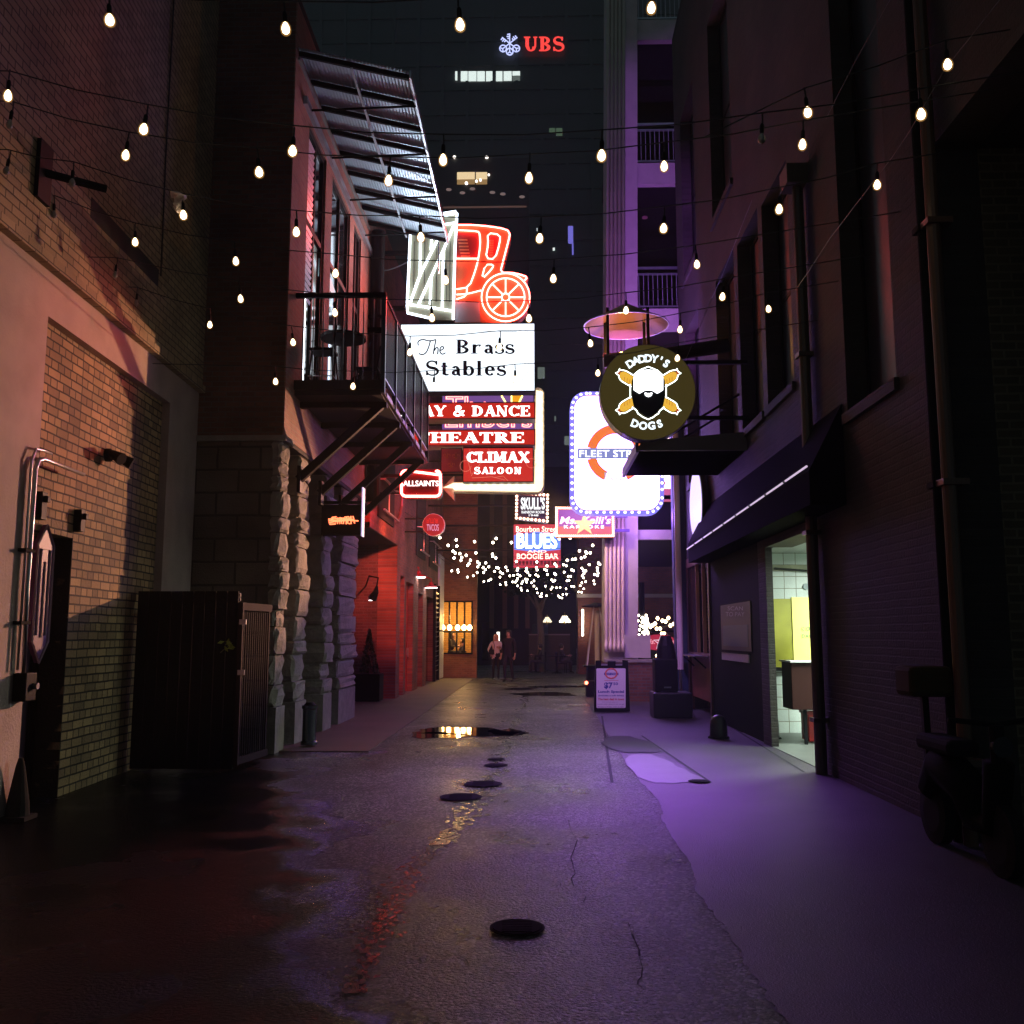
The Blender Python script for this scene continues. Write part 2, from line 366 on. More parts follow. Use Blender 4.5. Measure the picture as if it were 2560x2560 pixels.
# ------------------------------------------------------------ asphalt
def asphalt():
    m = bpy.data.materials.new('wet_asphalt'); m.use_nodes = True; n, l = nt(m); b = n['Principled BSDF']
    tc = n.new('ShaderNodeTexCoord')
    def noise(s, d=6, r=.55):
        t = n.new('ShaderNodeTexNoise'); t.inputs['Scale'].default_value = s; t.inputs['Detail'].default_value = d
        t.inputs['Roughness'].default_value = r; l.new(tc.outputs['Object'], t.inputs[0]); return t
    def rng(src, a, c, lo, hi):
        t = n.new('ShaderNodeMapRange'); t.inputs[1].default_value = a; t.inputs[2].default_value = c
        t.inputs[3].default_value = lo; t.inputs[4].default_value = hi; l.new(src, t.inputs[0]); return t.outputs[0]
    big = noise(.55, 5); fine = noise(190, 3); mid = noise(5, 8); stain = noise(.9, 8, .65)
    vo = n.new('ShaderNodeTexVoronoi'); vo.inputs['Scale'].default_value = 52; l.new(tc.outputs['Object'], vo.inputs[0])
    v2 = n.new('ShaderNodeTexVoronoi'); v2.inputs['Scale'].default_value = 52; l.new(tc.outputs['Object'], v2.inputs[0])
    mx = n.new('ShaderNodeMix'); mx.data_type = 'RGBA'; l.new(rng(mid.outputs[0], .3, .7, 0, 1), mx.inputs[0])
    mx.inputs[6].default_value = (.010, .010, .010, 1); mx.inputs[7].default_value = (.032, .030, .030, 1)
    m2 = n.new('ShaderNodeMix'); m2.data_type = 'RGBA'; l.new(rng(v2.outputs['Color'], .52, .86, 0, 1.0), m2.inputs[0])
    l.new(mx.outputs[2], m2.inputs[6]); m2.inputs[7].default_value = (.42, .40, .39, 1)
    # darker, less specular asphalt along the left of the lane, no water film
    sx = n.new('ShaderNodeSeparateXYZ'); l.new(tc.outputs['Object'], sx.inputs[0])
    def mth(op, a, c_):
        t = n.new('ShaderNodeMath'); t.operation = op
        for i, v in enumerate((a, c_)):
            if isinstance(v, (int, float)): t.inputs[i].default_value = v
            else: l.new(v, t.inputs[i])
        return t.outputs[0]
    side = mth('ADD', mth('MULTIPLY', sx.outputs[1], .30), sx.outputs[0]); nz_ = noise(1.1, 7, .6)
    side = mth('ADD', side, mth('MULTIPLY', nz_.outputs[0], 1.5))
    wet = rng(side, .95, 1.75, 1, 0)
    ms_ = n.new('ShaderNodeMix'); ms_.data_type = 'RGBA'; ms_.blend_type = 'MULTIPLY'; ms_.inputs[0].default_value = 1; l.new(m2.outputs[2], ms_.inputs[6]); l.new(rng(stain.outputs[0], .36, .66, .45, 1.25), ms_.inputs[7]); m2 = ms_
    m3 = n.new('ShaderNodeMix'); m3.data_type = 'RGBA'; l.new(wet, m3.inputs[0]); l.new(m2.outputs[2], m3.inputs[6]); m3.inputs[7].default_value = (.008, .008, .009, 1)
    l.new(m3.outputs[2], b.inputs['Base Color'])
    l.new(mth('SUBTRACT', rng(big.outputs[0], .38, .62, .26, .46), mth('MULTIPLY', wet, .16)), b.inputs['Roughness'])
    l.new(mth('SUBTRACT', .6, mth('MULTIPLY', wet, .53)), b.inputs['Specular IOR Level'])
    h = n.new('ShaderNodeMath'); h.operation = 'MULTIPLY_ADD'; l.new(vo.outputs['Distance'], h.inputs[0]); h.inputs[1].default_value = -.9
    l.new(fine.outputs[0], h.inputs[2])
    h2 = n.new('ShaderNodeMath'); h2.operation = 'MULTIPLY_ADD'; l.new(mid.outputs[0], h2.inputs[0]); h2.inputs[1].default_value = .5
    l.new(h.outputs[0], h2.inputs[2])
    bp = n.new('ShaderNodeBump'); bp.inputs['Distance'].default_value = .045; l.new(h2.outputs[0], bp.inputs['Height'])
    l.new(mth('SUBTRACT', rng(big.outputs[0], .35, .65, .7, 1.0), mth('MULTIPLY', wet, .5)), bp.inputs['Strength']); l.new(bp.outputs[0], b.inputs['Normal'])
    return m
M_asph = asphalt()
M_apron = mat('apron_concrete', (.048, .044, .047), .46, var=.7, vscale=1.1, bump=.5, bscale=120, spec=.3)
M_walk = mat('walk_concrete', (.12, .085, .072), .6, var=.4, vscale=1.3, bump=.3, bscale=60)
M_seam = mat('wet_seam', (.015, .013, .012), .10, spec=.95, var=.5, vscale=7, bump=.3, bscale=34)
M_water = mat('still_water', (.006, .006, .007), .03, spec=.7, bump=.04, bscale=6)

MB().quad((-160, -30, 0), (160, -30, 0), (160, 260, 0), (-160, 260, 0)).build('road', M_asph, kind='structure')
# concrete apron on the right, its ragged edge as in the place
ap = [(1455, 1740), (1500, 1800), (1545, 1880), (1600, 1951), (1650, 2010), (1660, 2060), (1720, 2150), (1745, 2240), (1790, 2290), (1840, 2360), (1880, 2440), (1960, 2540)]
ap = [ong(*p, .004) for p in ap]
rnd = random.Random(3); apr = []
for a, b in zip(ap, ap[1:]):
    for k in range(8):
        q = a.lerp(b, k / 8); apr.append(q + Vector((rnd.uniform(-.02, .02), 0, 0)))
apr += [ap[-1], Vector((1.0, -6, .004)), Vector((9, -6, .004)), Vector((9, 26.5, .004)), Vector((1.5, 26.5, .004))]
MB().flat(apr).build('apron', M_apron, kind='structure')
# left sidewalk, a low kerb
sw = MB(); sw.box(-7.5, -2.33, 13.3, 36.3, .0, .014)
sw.build('sidewalk', M_walk, kind='structure')
# joints of the apron: dark slots
def groove(name, a, b, wd, z=.0085):
    a, b = Vector(a), Vector(b); d = (b - a).normalized(); s = Vector((-d.y, d.x, 0)) * wd / 2
    MB().quad(a + s, a - s, b - s, b + s).build(name, M_dark, kind='structure')
for a, b in (((1604, 1839), (1776, 1955)), ((1505, 1790), (1530, 1955)), ((1560, 1880), (1640, 1880)), ((1800, 1800), (2010, 1930))):
    groove('pavement_joint', ong(*a, .0085), ong(*b, .0085), .035)
# dark tar patch on the apron
MB().flat([ong(x + rnd.uniform(-6, 6), y + rnd.uniform(-1.5, 1.5), .0125) for x, y in smooth_line([(1520, 1838), (1605, 1842), (1655, 1875), (1640, 1882), (1545, 1880), (1500, 1860)], 2, True)]).build('tar_patch', mat('tar', (.05, .048, .052), .75, spec=.25, bump=.4, bscale=60), kind='structure')
MB().flat([ong(x + rnd.uniform(-5, 5), y + rnd.uniform(-2, 2), .010) for x, y in smooth_line([(1548, 1886), (1640, 1886), (1700, 1920), (1776, 1955), (1690, 1958), (1602, 1956)], 2, True)]).build('pale_slab', mat('pale_slab', (.12, .11, .117), .5, var=.3, vscale=2, bump=.2, bscale=60), kind='structure')
# water standing in broken patches along the seam and the gutter lip
def patches(name, line, n, m, smin, smax, z0):
    L_ = smooth_line(line, 3); b = MB()
    for k in range(n):
        u = (k + rnd.random()) / n * (len(L_) - 1); i = int(u); f = u - i; a, c = L_[i], L_[i + 1]
        px, py, wd = (a[q] + (c[q] - a[q]) * f for q in range(3)); o = ong(px + rnd.gauss(0, .6) * wd, py, z0 + .000006 * k); r = rnd.uniform(smin, smax) * (.5 + o.y / 14); ph = [rnd.uniform(0, 6.28) for _ in range(3)]; P = []
        for q in range(18):
            t = 2 * math.pi * q / 18; j_ = 1 + .25 * math.sin(2 * t + ph[0]) + .12 * math.sin(3 * t + ph[1]) + .08 * math.sin(7 * t + ph[2]); P.append(o + Vector((r * j_ * math.cos(t), 1.6 * r * j_ * math.sin(t), 0)))
        b.flat(P)
    b.build(name, m, kind='structure')
patches('wet_seam', [(1316, 1733, 8), (1296, 1790, 18), (1262, 1850, 22), (1250, 1910, 24), (1200, 1990, 38), (1150, 2060, 36), (1100, 2110, 26)], 560, M_seam, .005, .024, .004)
patches('gutter_lip', [(1090, 2115, 20), (1035, 2170, 34), (1000, 2230, 40), (962, 2290, 42), (935, 2340, 38), (910, 2400, 34), (880, 2480, 30)], 520, mat('gutter_wet', (.008, .006, .006), .07, spec=1.0, bump=.13, bscale=30), .003, .015, .004)
# hairline cracks
for k, pts in enumerate((((1420, 2050), (1440, 2110), (1425, 2190), (1470, 2260)), ((1150, 2180), (1230, 2200), (1330, 2185), (1400, 2215)), ((1330, 1810), (1390, 1822), (1450, 1815)), ((1050, 2400), (1130, 2380), (1210, 2420), (1300, 2440)), ((1560, 2300), (1610, 2380), (1600, 2470)))):
    pts = smooth_line(pts, 2); b = MB(); A_ = [ong(x + rnd.uniform(-9, 9), y + rnd.uniform(-5, 5), .004) for x, y in pts]
    for a, c in zip(A_, A_[1:]):
        wd = rnd.uniform(.001, .0045); s = Vector((-(c - a).y, (c - a).x, 0)).normalized() * wd; b.quad(a + s, a - s, c - s, c + s)
    b.build('road_crack', mat('crack_dark', (.006, .006, .006), .9, spec=.1), kind='structure')
def puddle(name, cx, cy, rx, ry, m=M_water, z=.0085, seed=1, n=40):
    q = random.Random(seed); ph = [q.uniform(0, 6.28) for _ in range(4)]; P = []
    for k in range(n):
        a = 2 * math.pi * k / n
        j = 1 + .18 * math.sin(2 * a + ph[0]) + .12 * math.sin(3 * a + ph[1]) + .08 * math.sin(5 * a + ph[2]) + .05 * math.sin(9 * a + ph[3])
        P.append(ong(cx + rx * j * math.cos(a), cy + ry * j * math.sin(a), z))
    MB().flat(P).build(name, m, kind='structure')
for i, (x, y, rx, ry) in enumerate(((1170, 1829, 135, 10), (1262, 1830, 34, 9), (1095, 1838, 60, 9), (1300, 1722, 46, 2.5), (1360, 1735, 90, 4), (1400, 1716, 70, 3), (1185, 1958, 28, 4))):
    puddle('puddle', x, y, rx, ry, seed=i + 2)

# ------------------------------------------------------------ manholes and lids
def manhole(px, py, wpx, label, rag=0.0):
    c = ong(px, py); r = wpx / 2 * (c.y / F)
    t = thing('manhole_cover', label, 'manhole cover', (c.x, c.y, .009), group='manhole covers in the alley road')
    MB().lathe((c.x, c.y, .010), [(r * 1.12, 0), (r * 1.12, .004), (r * 1.02, .004)], 28).build('rim', mat('iron_rim', (.012, .011, .010), .9, spec=.1), t)
    b = MB(); b.lathe((c.x, c.y, .0145), [(r, 0), (r, .004)], 28)
    for k in range(-3, 4): b.box(c.x - r * .6, c.x + r * .6, c.y + k * r * .22 - .012, c.y + k * r * .22 + .012, .0187, .0215)
    b.build('lid', mat('iron_lid', (.004, .004, .004), .9, spec=.06), t)
manhole(1293, 2324, 118, 'large round black manhole cover nearest the camera in mid road')
manhole(1208, 1962, 84, 'round dark manhole cover on the wet seam, upper of the neighbouring two')
manhole(1152, 1995, 92, 'round dark manhole cover on the wet seam beside the yellow reflections')
manhole(1240, 1915, 52, 'small dark iron lid on the wet seam below the long puddle')
manhole(1240, 1900, 38, 'smallest dark iron lid on the wet seam nearest the long puddle')
manhole(1748, 1956, 48, 'small brown iron lid at the corner of the bright violet concrete')

# ============================================================ left building: tan brick and pink plaster
LR, LA = Vector((-4.85, 13.1, 0)), R(2.44)
def lw(px, py, off=0.0):
    """point of the left wall seen at a picture position, in the wall's own frame (x out of the wall, y along, z up)"""
    nrm = Vector((math.cos(LA), math.sin(LA), 0)); d = ray(px, py); o = Vector((0, 0, EYE))
    t = ((LR + nrm * off) - o).dot(nrm) / d.dot(nrm); p = o + d * t - LR
    return Vector((off, -p.x * math.sin(LA) + p.y * math.cos(LA), p.z))
lb = thing('corner_building', 'tan brick building with broad pink plaster band and dark doorway', 'building', LR, LA)
zl = lw(100, 640).z                                             # underside of the upper brickwork
zt = lw(125, 793).z; y0p, y1p = lw(60, 1700).y, lw(421, 1100).y
yd0, yd1, zd = lw(88, 1500).y, lw(197, 1500).y, lw(140, 1330).z
print('left wall', zl, zt, y0p, y1p, yd0, yd1, zd)
MB().box(-.6, .05, -11, 0, zl, 15).build('upper_wall', M_tanup, lb)
b = MB(); b.box(-.6, .0, -11, y0p, 0, zl); b.box(-.6, .0, y1p, 0, 0, zl); b.box(-.6, .0, y0p, y1p, zt, zl)
b.build('plaster_band', M_plaster, lb)
b = MB(); b.box(-.6, -.10, y0p, yd0, 0, zt); b.box(-.6, -.10, yd1, y1p, 0, zt); b.box(-.6, -.10, yd0, yd1, zd, zt)
b.build('brick_panel', M_tan, lb)
MB().box(-.02, .09, -11, 0, zl - .07, zl + .03).build('ledge', M_tanup, lb)
MB().box(-.03, .055, lw(215, 520).y, lw(385, 700).y, lw(215, 520).z - .1, lw(215, 520).z + .12).build('dark_window', M_dark, lb)
dr = MB().box(-.55, -.42, yd0 + .02, yd1 - .02, 0, zd - .25).build('door', mat('door_paint', (.05, .03, .055), .35), lb)
b = MB(); b.box(-.58, -.36, yd0, yd0 + .06, 0, zd); b.box(-.58, -.36, yd1 - .06, yd1, 0, zd); b.box(-.58, -.36, yd0 + .06, yd1 - .06, zd - .25, zd)
b.build('door_frame', M_black, lb)
b = MB(); b.box(-.42, -.37, yd1 - .3, yd1 - .26, 1.0, 1.3); b.build('door_handle', M_steel, dr)
MB().box(-.43, -.405, yd0 + .3, yd1 - .25, 1.5, 2.2).build('door_pane', mat('violet_glass', (.12, .05, .2), .08), dr)
# hexagon plaque with nested bars beside the door
pl = thing('hexagon_plaque', 'violet elongated hexagon plaque with pale nested outlines beside the dark doorway', 'plaque', LR, LA)
pc = lw(104, 1483, -.06); hw, hh = .16, .66; hx = [(-hw, -hh + .2), (0, -hh), (hw, -hh + .2), (hw, hh - .2), (0, hh), (-hw, hh - .2)]
P3 = lambda u, v, o=0: Vector((o - .05, pc.y + u, pc.z + v))
MB().prism([P3(u, v) for u, v in hx], (-.04, 0, 0)).build('panel', mat('plaque_violet', (.12, .04, .14), .5), pl)
mpl = mat('plaque_line', (.34, .25, .32), .7, spec=.1)
b = MB(); b.tube([P3(u, v, .006) for u, v in hx], .012, 4, close=True)
b.tube([P3(-.09, -.4, .006), P3(-.09, .42, .006), P3(.09, .42, .006), P3(.09, -.4, .006)], .01, 4); b.tube([P3(0, -.42, .006), P3(0, .3, .006)], .01, 4)
b.build('outline', mpl, pl)
# steel conduit with its elbow and box
cd = thing('electrical_conduit', 'bent steel conduit pipe running down pink plaster to a black switch box', 'conduit', LR, LA)
cz = lw(90, 1140, .05); y_ = lw(80, 1300, .05).y
b = MB(); b.tube([(.05, lw(62, 1640, .05).y, 1.25), (.05, y_, 2.0), (.05, y_, cz.z - .12), (.05, y_ + .05, cz.z - .03), (.05, y_ + .14, cz.z), (.05, y_ + 1.0, cz.z)], .021, 8)
b.tube([(.045, y_ - .07, 1.3), (.045, y_ - .07, cz.z - .05), (.045, y_, cz.z + .07), (.045, y_ + .14, cz.z + .08), (.045, y_ + .3, cz.z + .08)], .012, 8)
b.build('pipe', M_steel, cd, smooth=True)
b = MB(); [b.box(0, .075, y_ - .12, y_ + .05, z, z + .03) for z in (1.7, 2.35)]; b.build('clamp', M_blackm, cd)
yb = lw(62, 1625, .05).y; bx = MB().box(0, .12, yb - .08, yb + .12, 1.02, 1.27).build('switch_box', M_black, cd, bevel=.01)
MB().lathe((.13, yb + .06, 1.15), [(.03, -.03), (.03, .03)], 10, 'x').build('knob', M_steel, bx)
kp = MB().box(-.1, -.04, yd0 - .15, yd0 - .03, 1.72, 2.0); t = thing('entry_keypad', 'small pale keypad box on the brick beside the dark door', 'keypad', LR, LA)
kp.build('body', mat('keypad', (.55, .45, .5), .5), t)
b = MB(); [b.box(-.045, -.035, yd0 - .13 + .035 * i, yd0 - .11 + .035 * i, 1.76 + .05 * j, 1.785 + .05 * j) for i in range(3) for j in range(4)]; b.build('button', M_blackm, t)
# security camera
t = thing('flood_lamp', 'small twin-head security lamp on the tan brick wall', 'wall lamp', LR, LA); c = lw(288, 1138, 0)
MB().lathe((-.1, c.y, c.z), [(.075, 0), (.075, .05), (.04, .08)], 14, 'x').build('base', M_blackm, t)
for dy in (-.09, .1):
    b = MB(); b.tube([(-.05, c.y, c.z), (.03, c.y + dy, c.z - .02)], .02, 8); b.tube([(.0, c.y + dy, c.z - .0), (.13, c.y + dy * 1.5, c.z - .07)], [.045, .07], 12); b.build('lamp_head', M_black, t)
# two black bars above the door
for px, py0, py1, nm in ((106, 1230, 1300, 'first'), (203, 1275, 1330, 'second')):
    a = lw(px, py0, -.05); t = thing('wall_bracket', f'short black upright bracket over the dark doorway, {"leftmost, above the plaque" if nm == "first" else "at its right corner"}', 'bracket', LR, LA, group='black brackets over the doorway')
    MB().box(-.1, -.02, a.y - .05, a.y + .05, lw(px, py1, -.05).z, a.z).build('bar', M_black, t)
    MB().box(-.02, .02, a.y - .025, a.y + .025, a.z - .1, a.z - .04).build('hook', M_black, t)
# cantilever arm up on the brick
a = lw(104, 432, .05); t = thing('cantilever_bracket', 'black horizontal steel arm on a plate high on the tan brick', 'bracket', LR, LA)
MB().box(.05, .09, a.y - .12, a.y + .12, a.z - .28, a.z + .28).build('plate', M_black, t)
MB().tube([(.08, a.y, a.z), (.5, a.y + .35, a.z + .02)], .04, 8).build('arm', M_black, t)
# thin cable dropping down the upper wall
t = thing('wall_cable', 'thin dark cable running down the upper brick wall', 'cable', LR, LA)
MB().tube([(.07, lw(405, 320).y, 12.5), (.07, lw(400, 400).y, lw(400, 400).z), (.07, lw(388, 690).y, lw(388, 690).z)], .012, 5).build('strand', M_wire, t)
# white cone-shaped guard at the foot of the plaster
c = lw(58, 1900, .12); t = thing('kerb_guard', 'small whitish cone-shaped guard at the foot of the pink plaster wall', 'guard', LR, LA)
MB().lathe((.1, c.y, .03), [(.10, 0), (.09, .12), (.04, .42), (.02, .5)], 14).build('cone', mat('guard_grey', (.03, .028, .026), .9, spec=.1, var=.4, vscale=9), t)
MB().box(-.0, .22, c.y - .12, c.y + .12, .004, .04).build('foot', mat('guard_grey', (.10, .09, .08), .8), t)

# ============================================================ bin enclosure
en = thing('bin_enclosure', 'black boarded bin enclosure with slatted gate against the brick corner', 'enclosure', (-4.2, 11, 0))
yE = 11.3; a = at(345, 1478, yE); e = at(597, 1478, yE); ze = a.z
b = MB(); n = 9
for k in range(n):
    x0 = a.x + (e.x - a.x) * k / n; b.box(x0 + .006, a.x + (e.x - a.x) * (k + 1) / n - .006, yE, yE + .05, .04, ze)
b.build('front_boards', mat('enclosure_black', (.007, .008, .009), .9, spec=.12, bump=.2), en)
MB().box(a.x, e.x, yE + .05, yE + .1, ze - .12, ze - .02).build('top_rail', M_black, en)
gx0, gx1 = e.x + .005, at(662, 1600, 12.1).x
g = MB(); g.bar((gx0, yE + .02, ze - .18), (gx1, 12.3, ze - .18), .06, .09); g.bar((gx0, yE + .02, .12), (gx1, 12.3, .12), .06, .08); g.bar((gx0 + .03, yE + .02, .08), (gx0 + .03, yE + .02, ze - .14), .05); g.bar((gx1 - .03, 12.3, .08), (gx1 - .03, 12.3, ze - .14), .05)
g.build('gate_frame', mat('gate_frame', (.035, .022, .024), .8, spec=.1), en)
b = MB()
for k in range(15):
    u = (k + .5) / 15; x, y = gx0 + (gx1 - gx0) * u, yE + .02 + (12.3 - yE - .02) * u; b.box(x - .006, x + .006, y - .012, y + .012, .16, ze - .24)
b.build('gate_slats', mat('gate_slat', (.016, .013, .012), .8, spec=.1), en)
for z in (ze - .4, ze - 1.0): MB().box(gx0 + .02, gx0 + .10, yE - .02, yE + .02, z, z + .06).build('latch', M_steel, en)
# a sprig growing through the boards
c = at(570, 1615, yE - .04); t = thing('leafy_sprig', 'tiny yellow-green leafy sprig poking through the black boards', 'plant', c)
b = MB(); rl = random.Random(5)
for k in range(9):
    p = c + Vector((rl.uniform(-.09, .06), rl.uniform(-.05, 0), rl.uniform(-.06, .06))); d = Vector((rl.uniform(-1, 1), -.4, rl.uniform(-.5, 1))).normalized() * .045; s = d.cross(Vector((0, 1, 0))).normalized() * .02
    b.quad(p - d, p + s, p + d, p - s)
b.build('leaves', mat('leaf', (.25, .32, .03), .5), t)
MB().tube([c + Vector((-.1, .03, -.08)), c, c + Vector((.05, -.02, .04))], .005, 5).build('stem', mat('stem', (.1, .12, .03), .6), t)

# ============================================================ stables building (left, with balcony)
XF = -3.6
sb = thing('stables_building', 'old red brick building on rough stone piers with tall upper windows', 'building', (XF, 13.1, 0))
MB().box(-9, XF - .02, 13.1, 13.5, 4.42, 11.2).build('end_wall', M_rby, sb)
MB().box(-9, XF - .03, 13.12, 13.5, 0, 4.36).build('stone_end_wall', M_stoney, sb)
MB().box(-9, XF + .04, 13.06, 13.5, 4.36, 4.44).build('ledge', M_stone, sb)
ZB = 5.25                                                         # balcony floor
wins = [(14.02, 15.25, ZB, 9.75), (15.75, 17.35, ZB, 9.75), (17.75, 18.5, ZB, 9.75)]
b = MB(); ys = [13.5] + [v for w_ in wins for v in w_[:2]] + [20.2]
for k in range(0, len(ys), 2): b.box(XF - .45, XF, ys[k], ys[k + 1], 4.44, 11.2)
for (a, c, z0, z1) in wins: b.box(XF - .45, XF, a, c, 4.44, z0 - .02); b.box(XF - .45, XF, a, c, z1, 11.2)
b.box(XF - .449, XF - .001, 13.101, 13.5, 4.44, 11.2)
b.build('wall', M_rbp, sb)
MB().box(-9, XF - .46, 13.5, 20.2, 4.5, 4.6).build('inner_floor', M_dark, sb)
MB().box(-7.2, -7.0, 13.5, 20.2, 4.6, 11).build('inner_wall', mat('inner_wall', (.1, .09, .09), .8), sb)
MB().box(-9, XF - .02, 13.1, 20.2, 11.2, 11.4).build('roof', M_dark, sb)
MB().box(XF, XF + .06, 13.6, 20.2, 9.82, 9.95).build('steel_lintel', M_galv, sb)
for i, (a, c, z0, z1) in enumerate(wins):
    x = XF - .07; f = MB()
    f.box(x - .04, x + .04, a, a + .09, z0, z1); f.box(x - .04, x + .04, c - .09, c, z0, z1); f.box(x - .04, x + .04, a + .09, c - .09, z1 - .1, z1); f.box(x - .04, x + .04, a + .09, c - .09, z0, z0 + .1)
    f.box(x - .035, x + .035, (a + c) / 2 - .04, (a + c) / 2 + .04, z0 + .1, z1 - .1); f.box(x - .034, x + .034, a + .09, c - .09, 8.1, 8.2)
    wn_ = f.build('window', M_black, sb)
    MB().box(x - .006, x + .006, a + .09, c - .09, z0 + .1, z1 - .1).build('pane', M_glass, wn_)
# louvred blind in the first window and lit strips seen in the glass
for k, (ya, yb, z0, z1) in enumerate(((14.12, 14.3, 6.9, 9.6),)):
    b = MB()
    for j in range(26): b.quad(*[Vector((XF - .055 + d, y, z0 + (z1 - z0) * j / 26 + e)) for y, d, e in ((ya, 0, 0), (ya + .45, 0, 0), (ya + .45, .02, .055), (ya, .02, .055))])
    b.build('blind', mat('blind', (.5, .5, .58), .35), sb)
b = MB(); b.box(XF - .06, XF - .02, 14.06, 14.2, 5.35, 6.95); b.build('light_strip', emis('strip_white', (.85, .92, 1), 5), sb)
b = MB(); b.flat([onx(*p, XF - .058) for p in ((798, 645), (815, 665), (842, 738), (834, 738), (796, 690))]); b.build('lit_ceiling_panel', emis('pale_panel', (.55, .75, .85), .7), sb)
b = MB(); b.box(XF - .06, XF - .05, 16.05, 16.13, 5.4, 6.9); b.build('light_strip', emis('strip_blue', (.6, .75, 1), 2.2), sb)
# dark downpipe at the far end
t = thing('black_downpipe', 'thick black downpipe at the far end of the balcony windows', 'pipe', (XF + .1, 19.5, 0))
MB().lathe((XF + .16, 19.6, 4.4), [(.15, 0), (.15, 6.0)], 14).build('pipe', M_black, t)
for z in (6.2, 8.4): MB().box(XF, XF + .34, 19.45, 19.75, z, z + .06).build('collar', M_black, t)
# rough stone piers below the balcony
def pier(ya, yb, seed):
    q = random.Random(seed); b = MB(); z = .0
    b.box(XF - (.2 if ya < 13.2 else .5), XF + .02, ya - .03, yb + .03, 0, .62); z = .62
    while z < 4.36:
        h = min(q.uniform(.2, .42), 4.36 - z); px_ = q.uniform(-.03, .05); k = len(b.v)
        x1, x0, y0, y1 = XF + px_, XF - (.14 if ya < 13.2 else .45), ya + q.uniform(-.03, .02), yb + q.uniform(-.02, .04)
        # a boulder-faced block: pillowed front and side
        for j, zz in enumerate((0, .18, .5, .82, 1)):
            s = (.2, .95, 1, .95, .3)[j] * q.uniform(.016, .034)
            for (u, v) in ((x0, y0 - s), ((x0 + x1) / 2, y0 - s * 1.2), (x1 - .04, y0 - s), (x1 + s - .03, y0 + .02), (x1 + s, (y0 + y1) / 2), (x1 + s - .03, y1 - .02), (x1 - .04, y1 + s), (x0, y1 + s)):
                b.v.append(Vector((u + q.uniform(-.022, .022), v + q.uniform(-.022, .022), z + h * (.03 + .94 * zz))))
        for j in range(4):
            for m_ in range(8): b.f.append((k + j * 8 + m_, k + j * 8 + (m_ + 1) % 8, k + j * 8 + 8 + (m_ + 1) % 8, k + j * 8 + 8 + m_))
        b.f.append(tuple(k + m_ for m_ in range(8))); b.f.append(tuple(k + 32 + m_ for m_ in range(8)))
        z += h
    b.box(XF - .12 if ya < 13.2 else XF - .44, XF - .06, ya + .03, yb - .03, .6, 4.36)
    o = b.build('stone_pier', M_stone, sb); return o
for i, (a, c) in enumerate(((13.1, 13.5), (14.15, 14.75), (16.0, 16.6), (17.25, 18.75))): pier(a, c, 11 + i)
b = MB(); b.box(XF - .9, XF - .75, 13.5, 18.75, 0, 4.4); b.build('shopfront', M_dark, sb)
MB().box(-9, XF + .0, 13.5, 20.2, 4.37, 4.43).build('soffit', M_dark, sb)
for y in (13.85, 15.4, 16.9): MB().box(XF - .74, XF - .70, y - .22, y + .22, .3, 3.2).build('shop_window', M_glass, sb)
# ash bin beside the pier
c = ong(772, 1868); t = thing('ash_bin', 'slim steel ash bin standing between the stone piers', 'bin', (c.x, c.y, 0))
MB().lathe((c.x, c.y, .036), [(.12, 0), (.12, .04), (.1, .06), (.1, .5), (.115, .52), (.115, .56)], 16).build('body', mat('bin_steel', (.12, .13, .14), .25, .9), t, smooth=False)
MB().lathe((c.x, c.y, .6), [(.09, 0), (.05, .04)], 16).build('cap', M_black, t)

# ------------------------------------------------------------ balcony
bl = thing('balcony', 'black steel balcony with dense baluster railing on diagonal struts', 'balcony', (XF, 13.6, 0))
XO, YA, YB = -2.27, 13.55, 19.2
MB().box(XF + .01, XO - .02, YA + .02, YB, ZB - .1, ZB - .02).build('deck', mat('deck', (.02, .02, .022), .8), bl)
b = MB(); b.box(XF + .01, XO, YA - .03, YA + .05, ZB - .02, ZB + .12); b.box(XO - .05, XO + .02, YA + .05, YB, ZB - .08, ZB + .0)
b.build('edge_channel', mat('channel', (.035, .036, .030), .7, spec=.2), bl)
b = MB(); n = 6
for k in range(n):
    y = YA + .25 + (YB - YA - .5) * k / n; b.box(XO + .0201, XO + .03, y, y + .55, ZB - .075, ZB - .005)
b.build('edge_plate', mat('edge_plate', (.4, .36, .42), .4, .5), bl)
ZR = ZB + 1.4
b = MB(); b.box(XF - .02, XO + .03, YA - .03, YA + .03, ZR, ZR + .07); b.box(XO - .03, XO + .03, YA + .03, YB, ZR, ZR + .05)
b.build('hand_rail', M_black, bl)
MB().box(XO - .02, XO + .02, YA, YB, ZB + .16, ZB + .19).build('bottom_rail', M_galv, bl)
b = MB()
for k in range(9):
    x = XF + .12 + (XO - XF - .12) * k / 8; b.box(x - .008, x + .008, YA - .008, YA + .008, ZB + .02, ZR)
b.build('end_balusters', mat('baluster_steel', (.13, .13, .14), .3, .8), bl)
b = MB(); n = 84
for k in range(n):
    y = YA + .05 + (YB - YA - .1) * k / (n - 1); b.box(XO - .014, XO + .014, y - .008, y + .008, ZB + .19, ZR)
b.build('side_balusters', mat('baluster_dark', (.02, .02, .024), .35, .6), bl)
for k in range(6):
    y = YA + (YB - YA) * k / 5; MB().box(XO - .03, XO + .036, y - .03, y + .03, ZB - .08, ZR).build('post', mat('post_steel', (.06, .06, .07), .3, .8), bl)
MB().box(XO - .24, XO - .03, YA - .015, YA + .05, ZB + .86, ZB + .93).build('cross_bracket', M_black, bl)
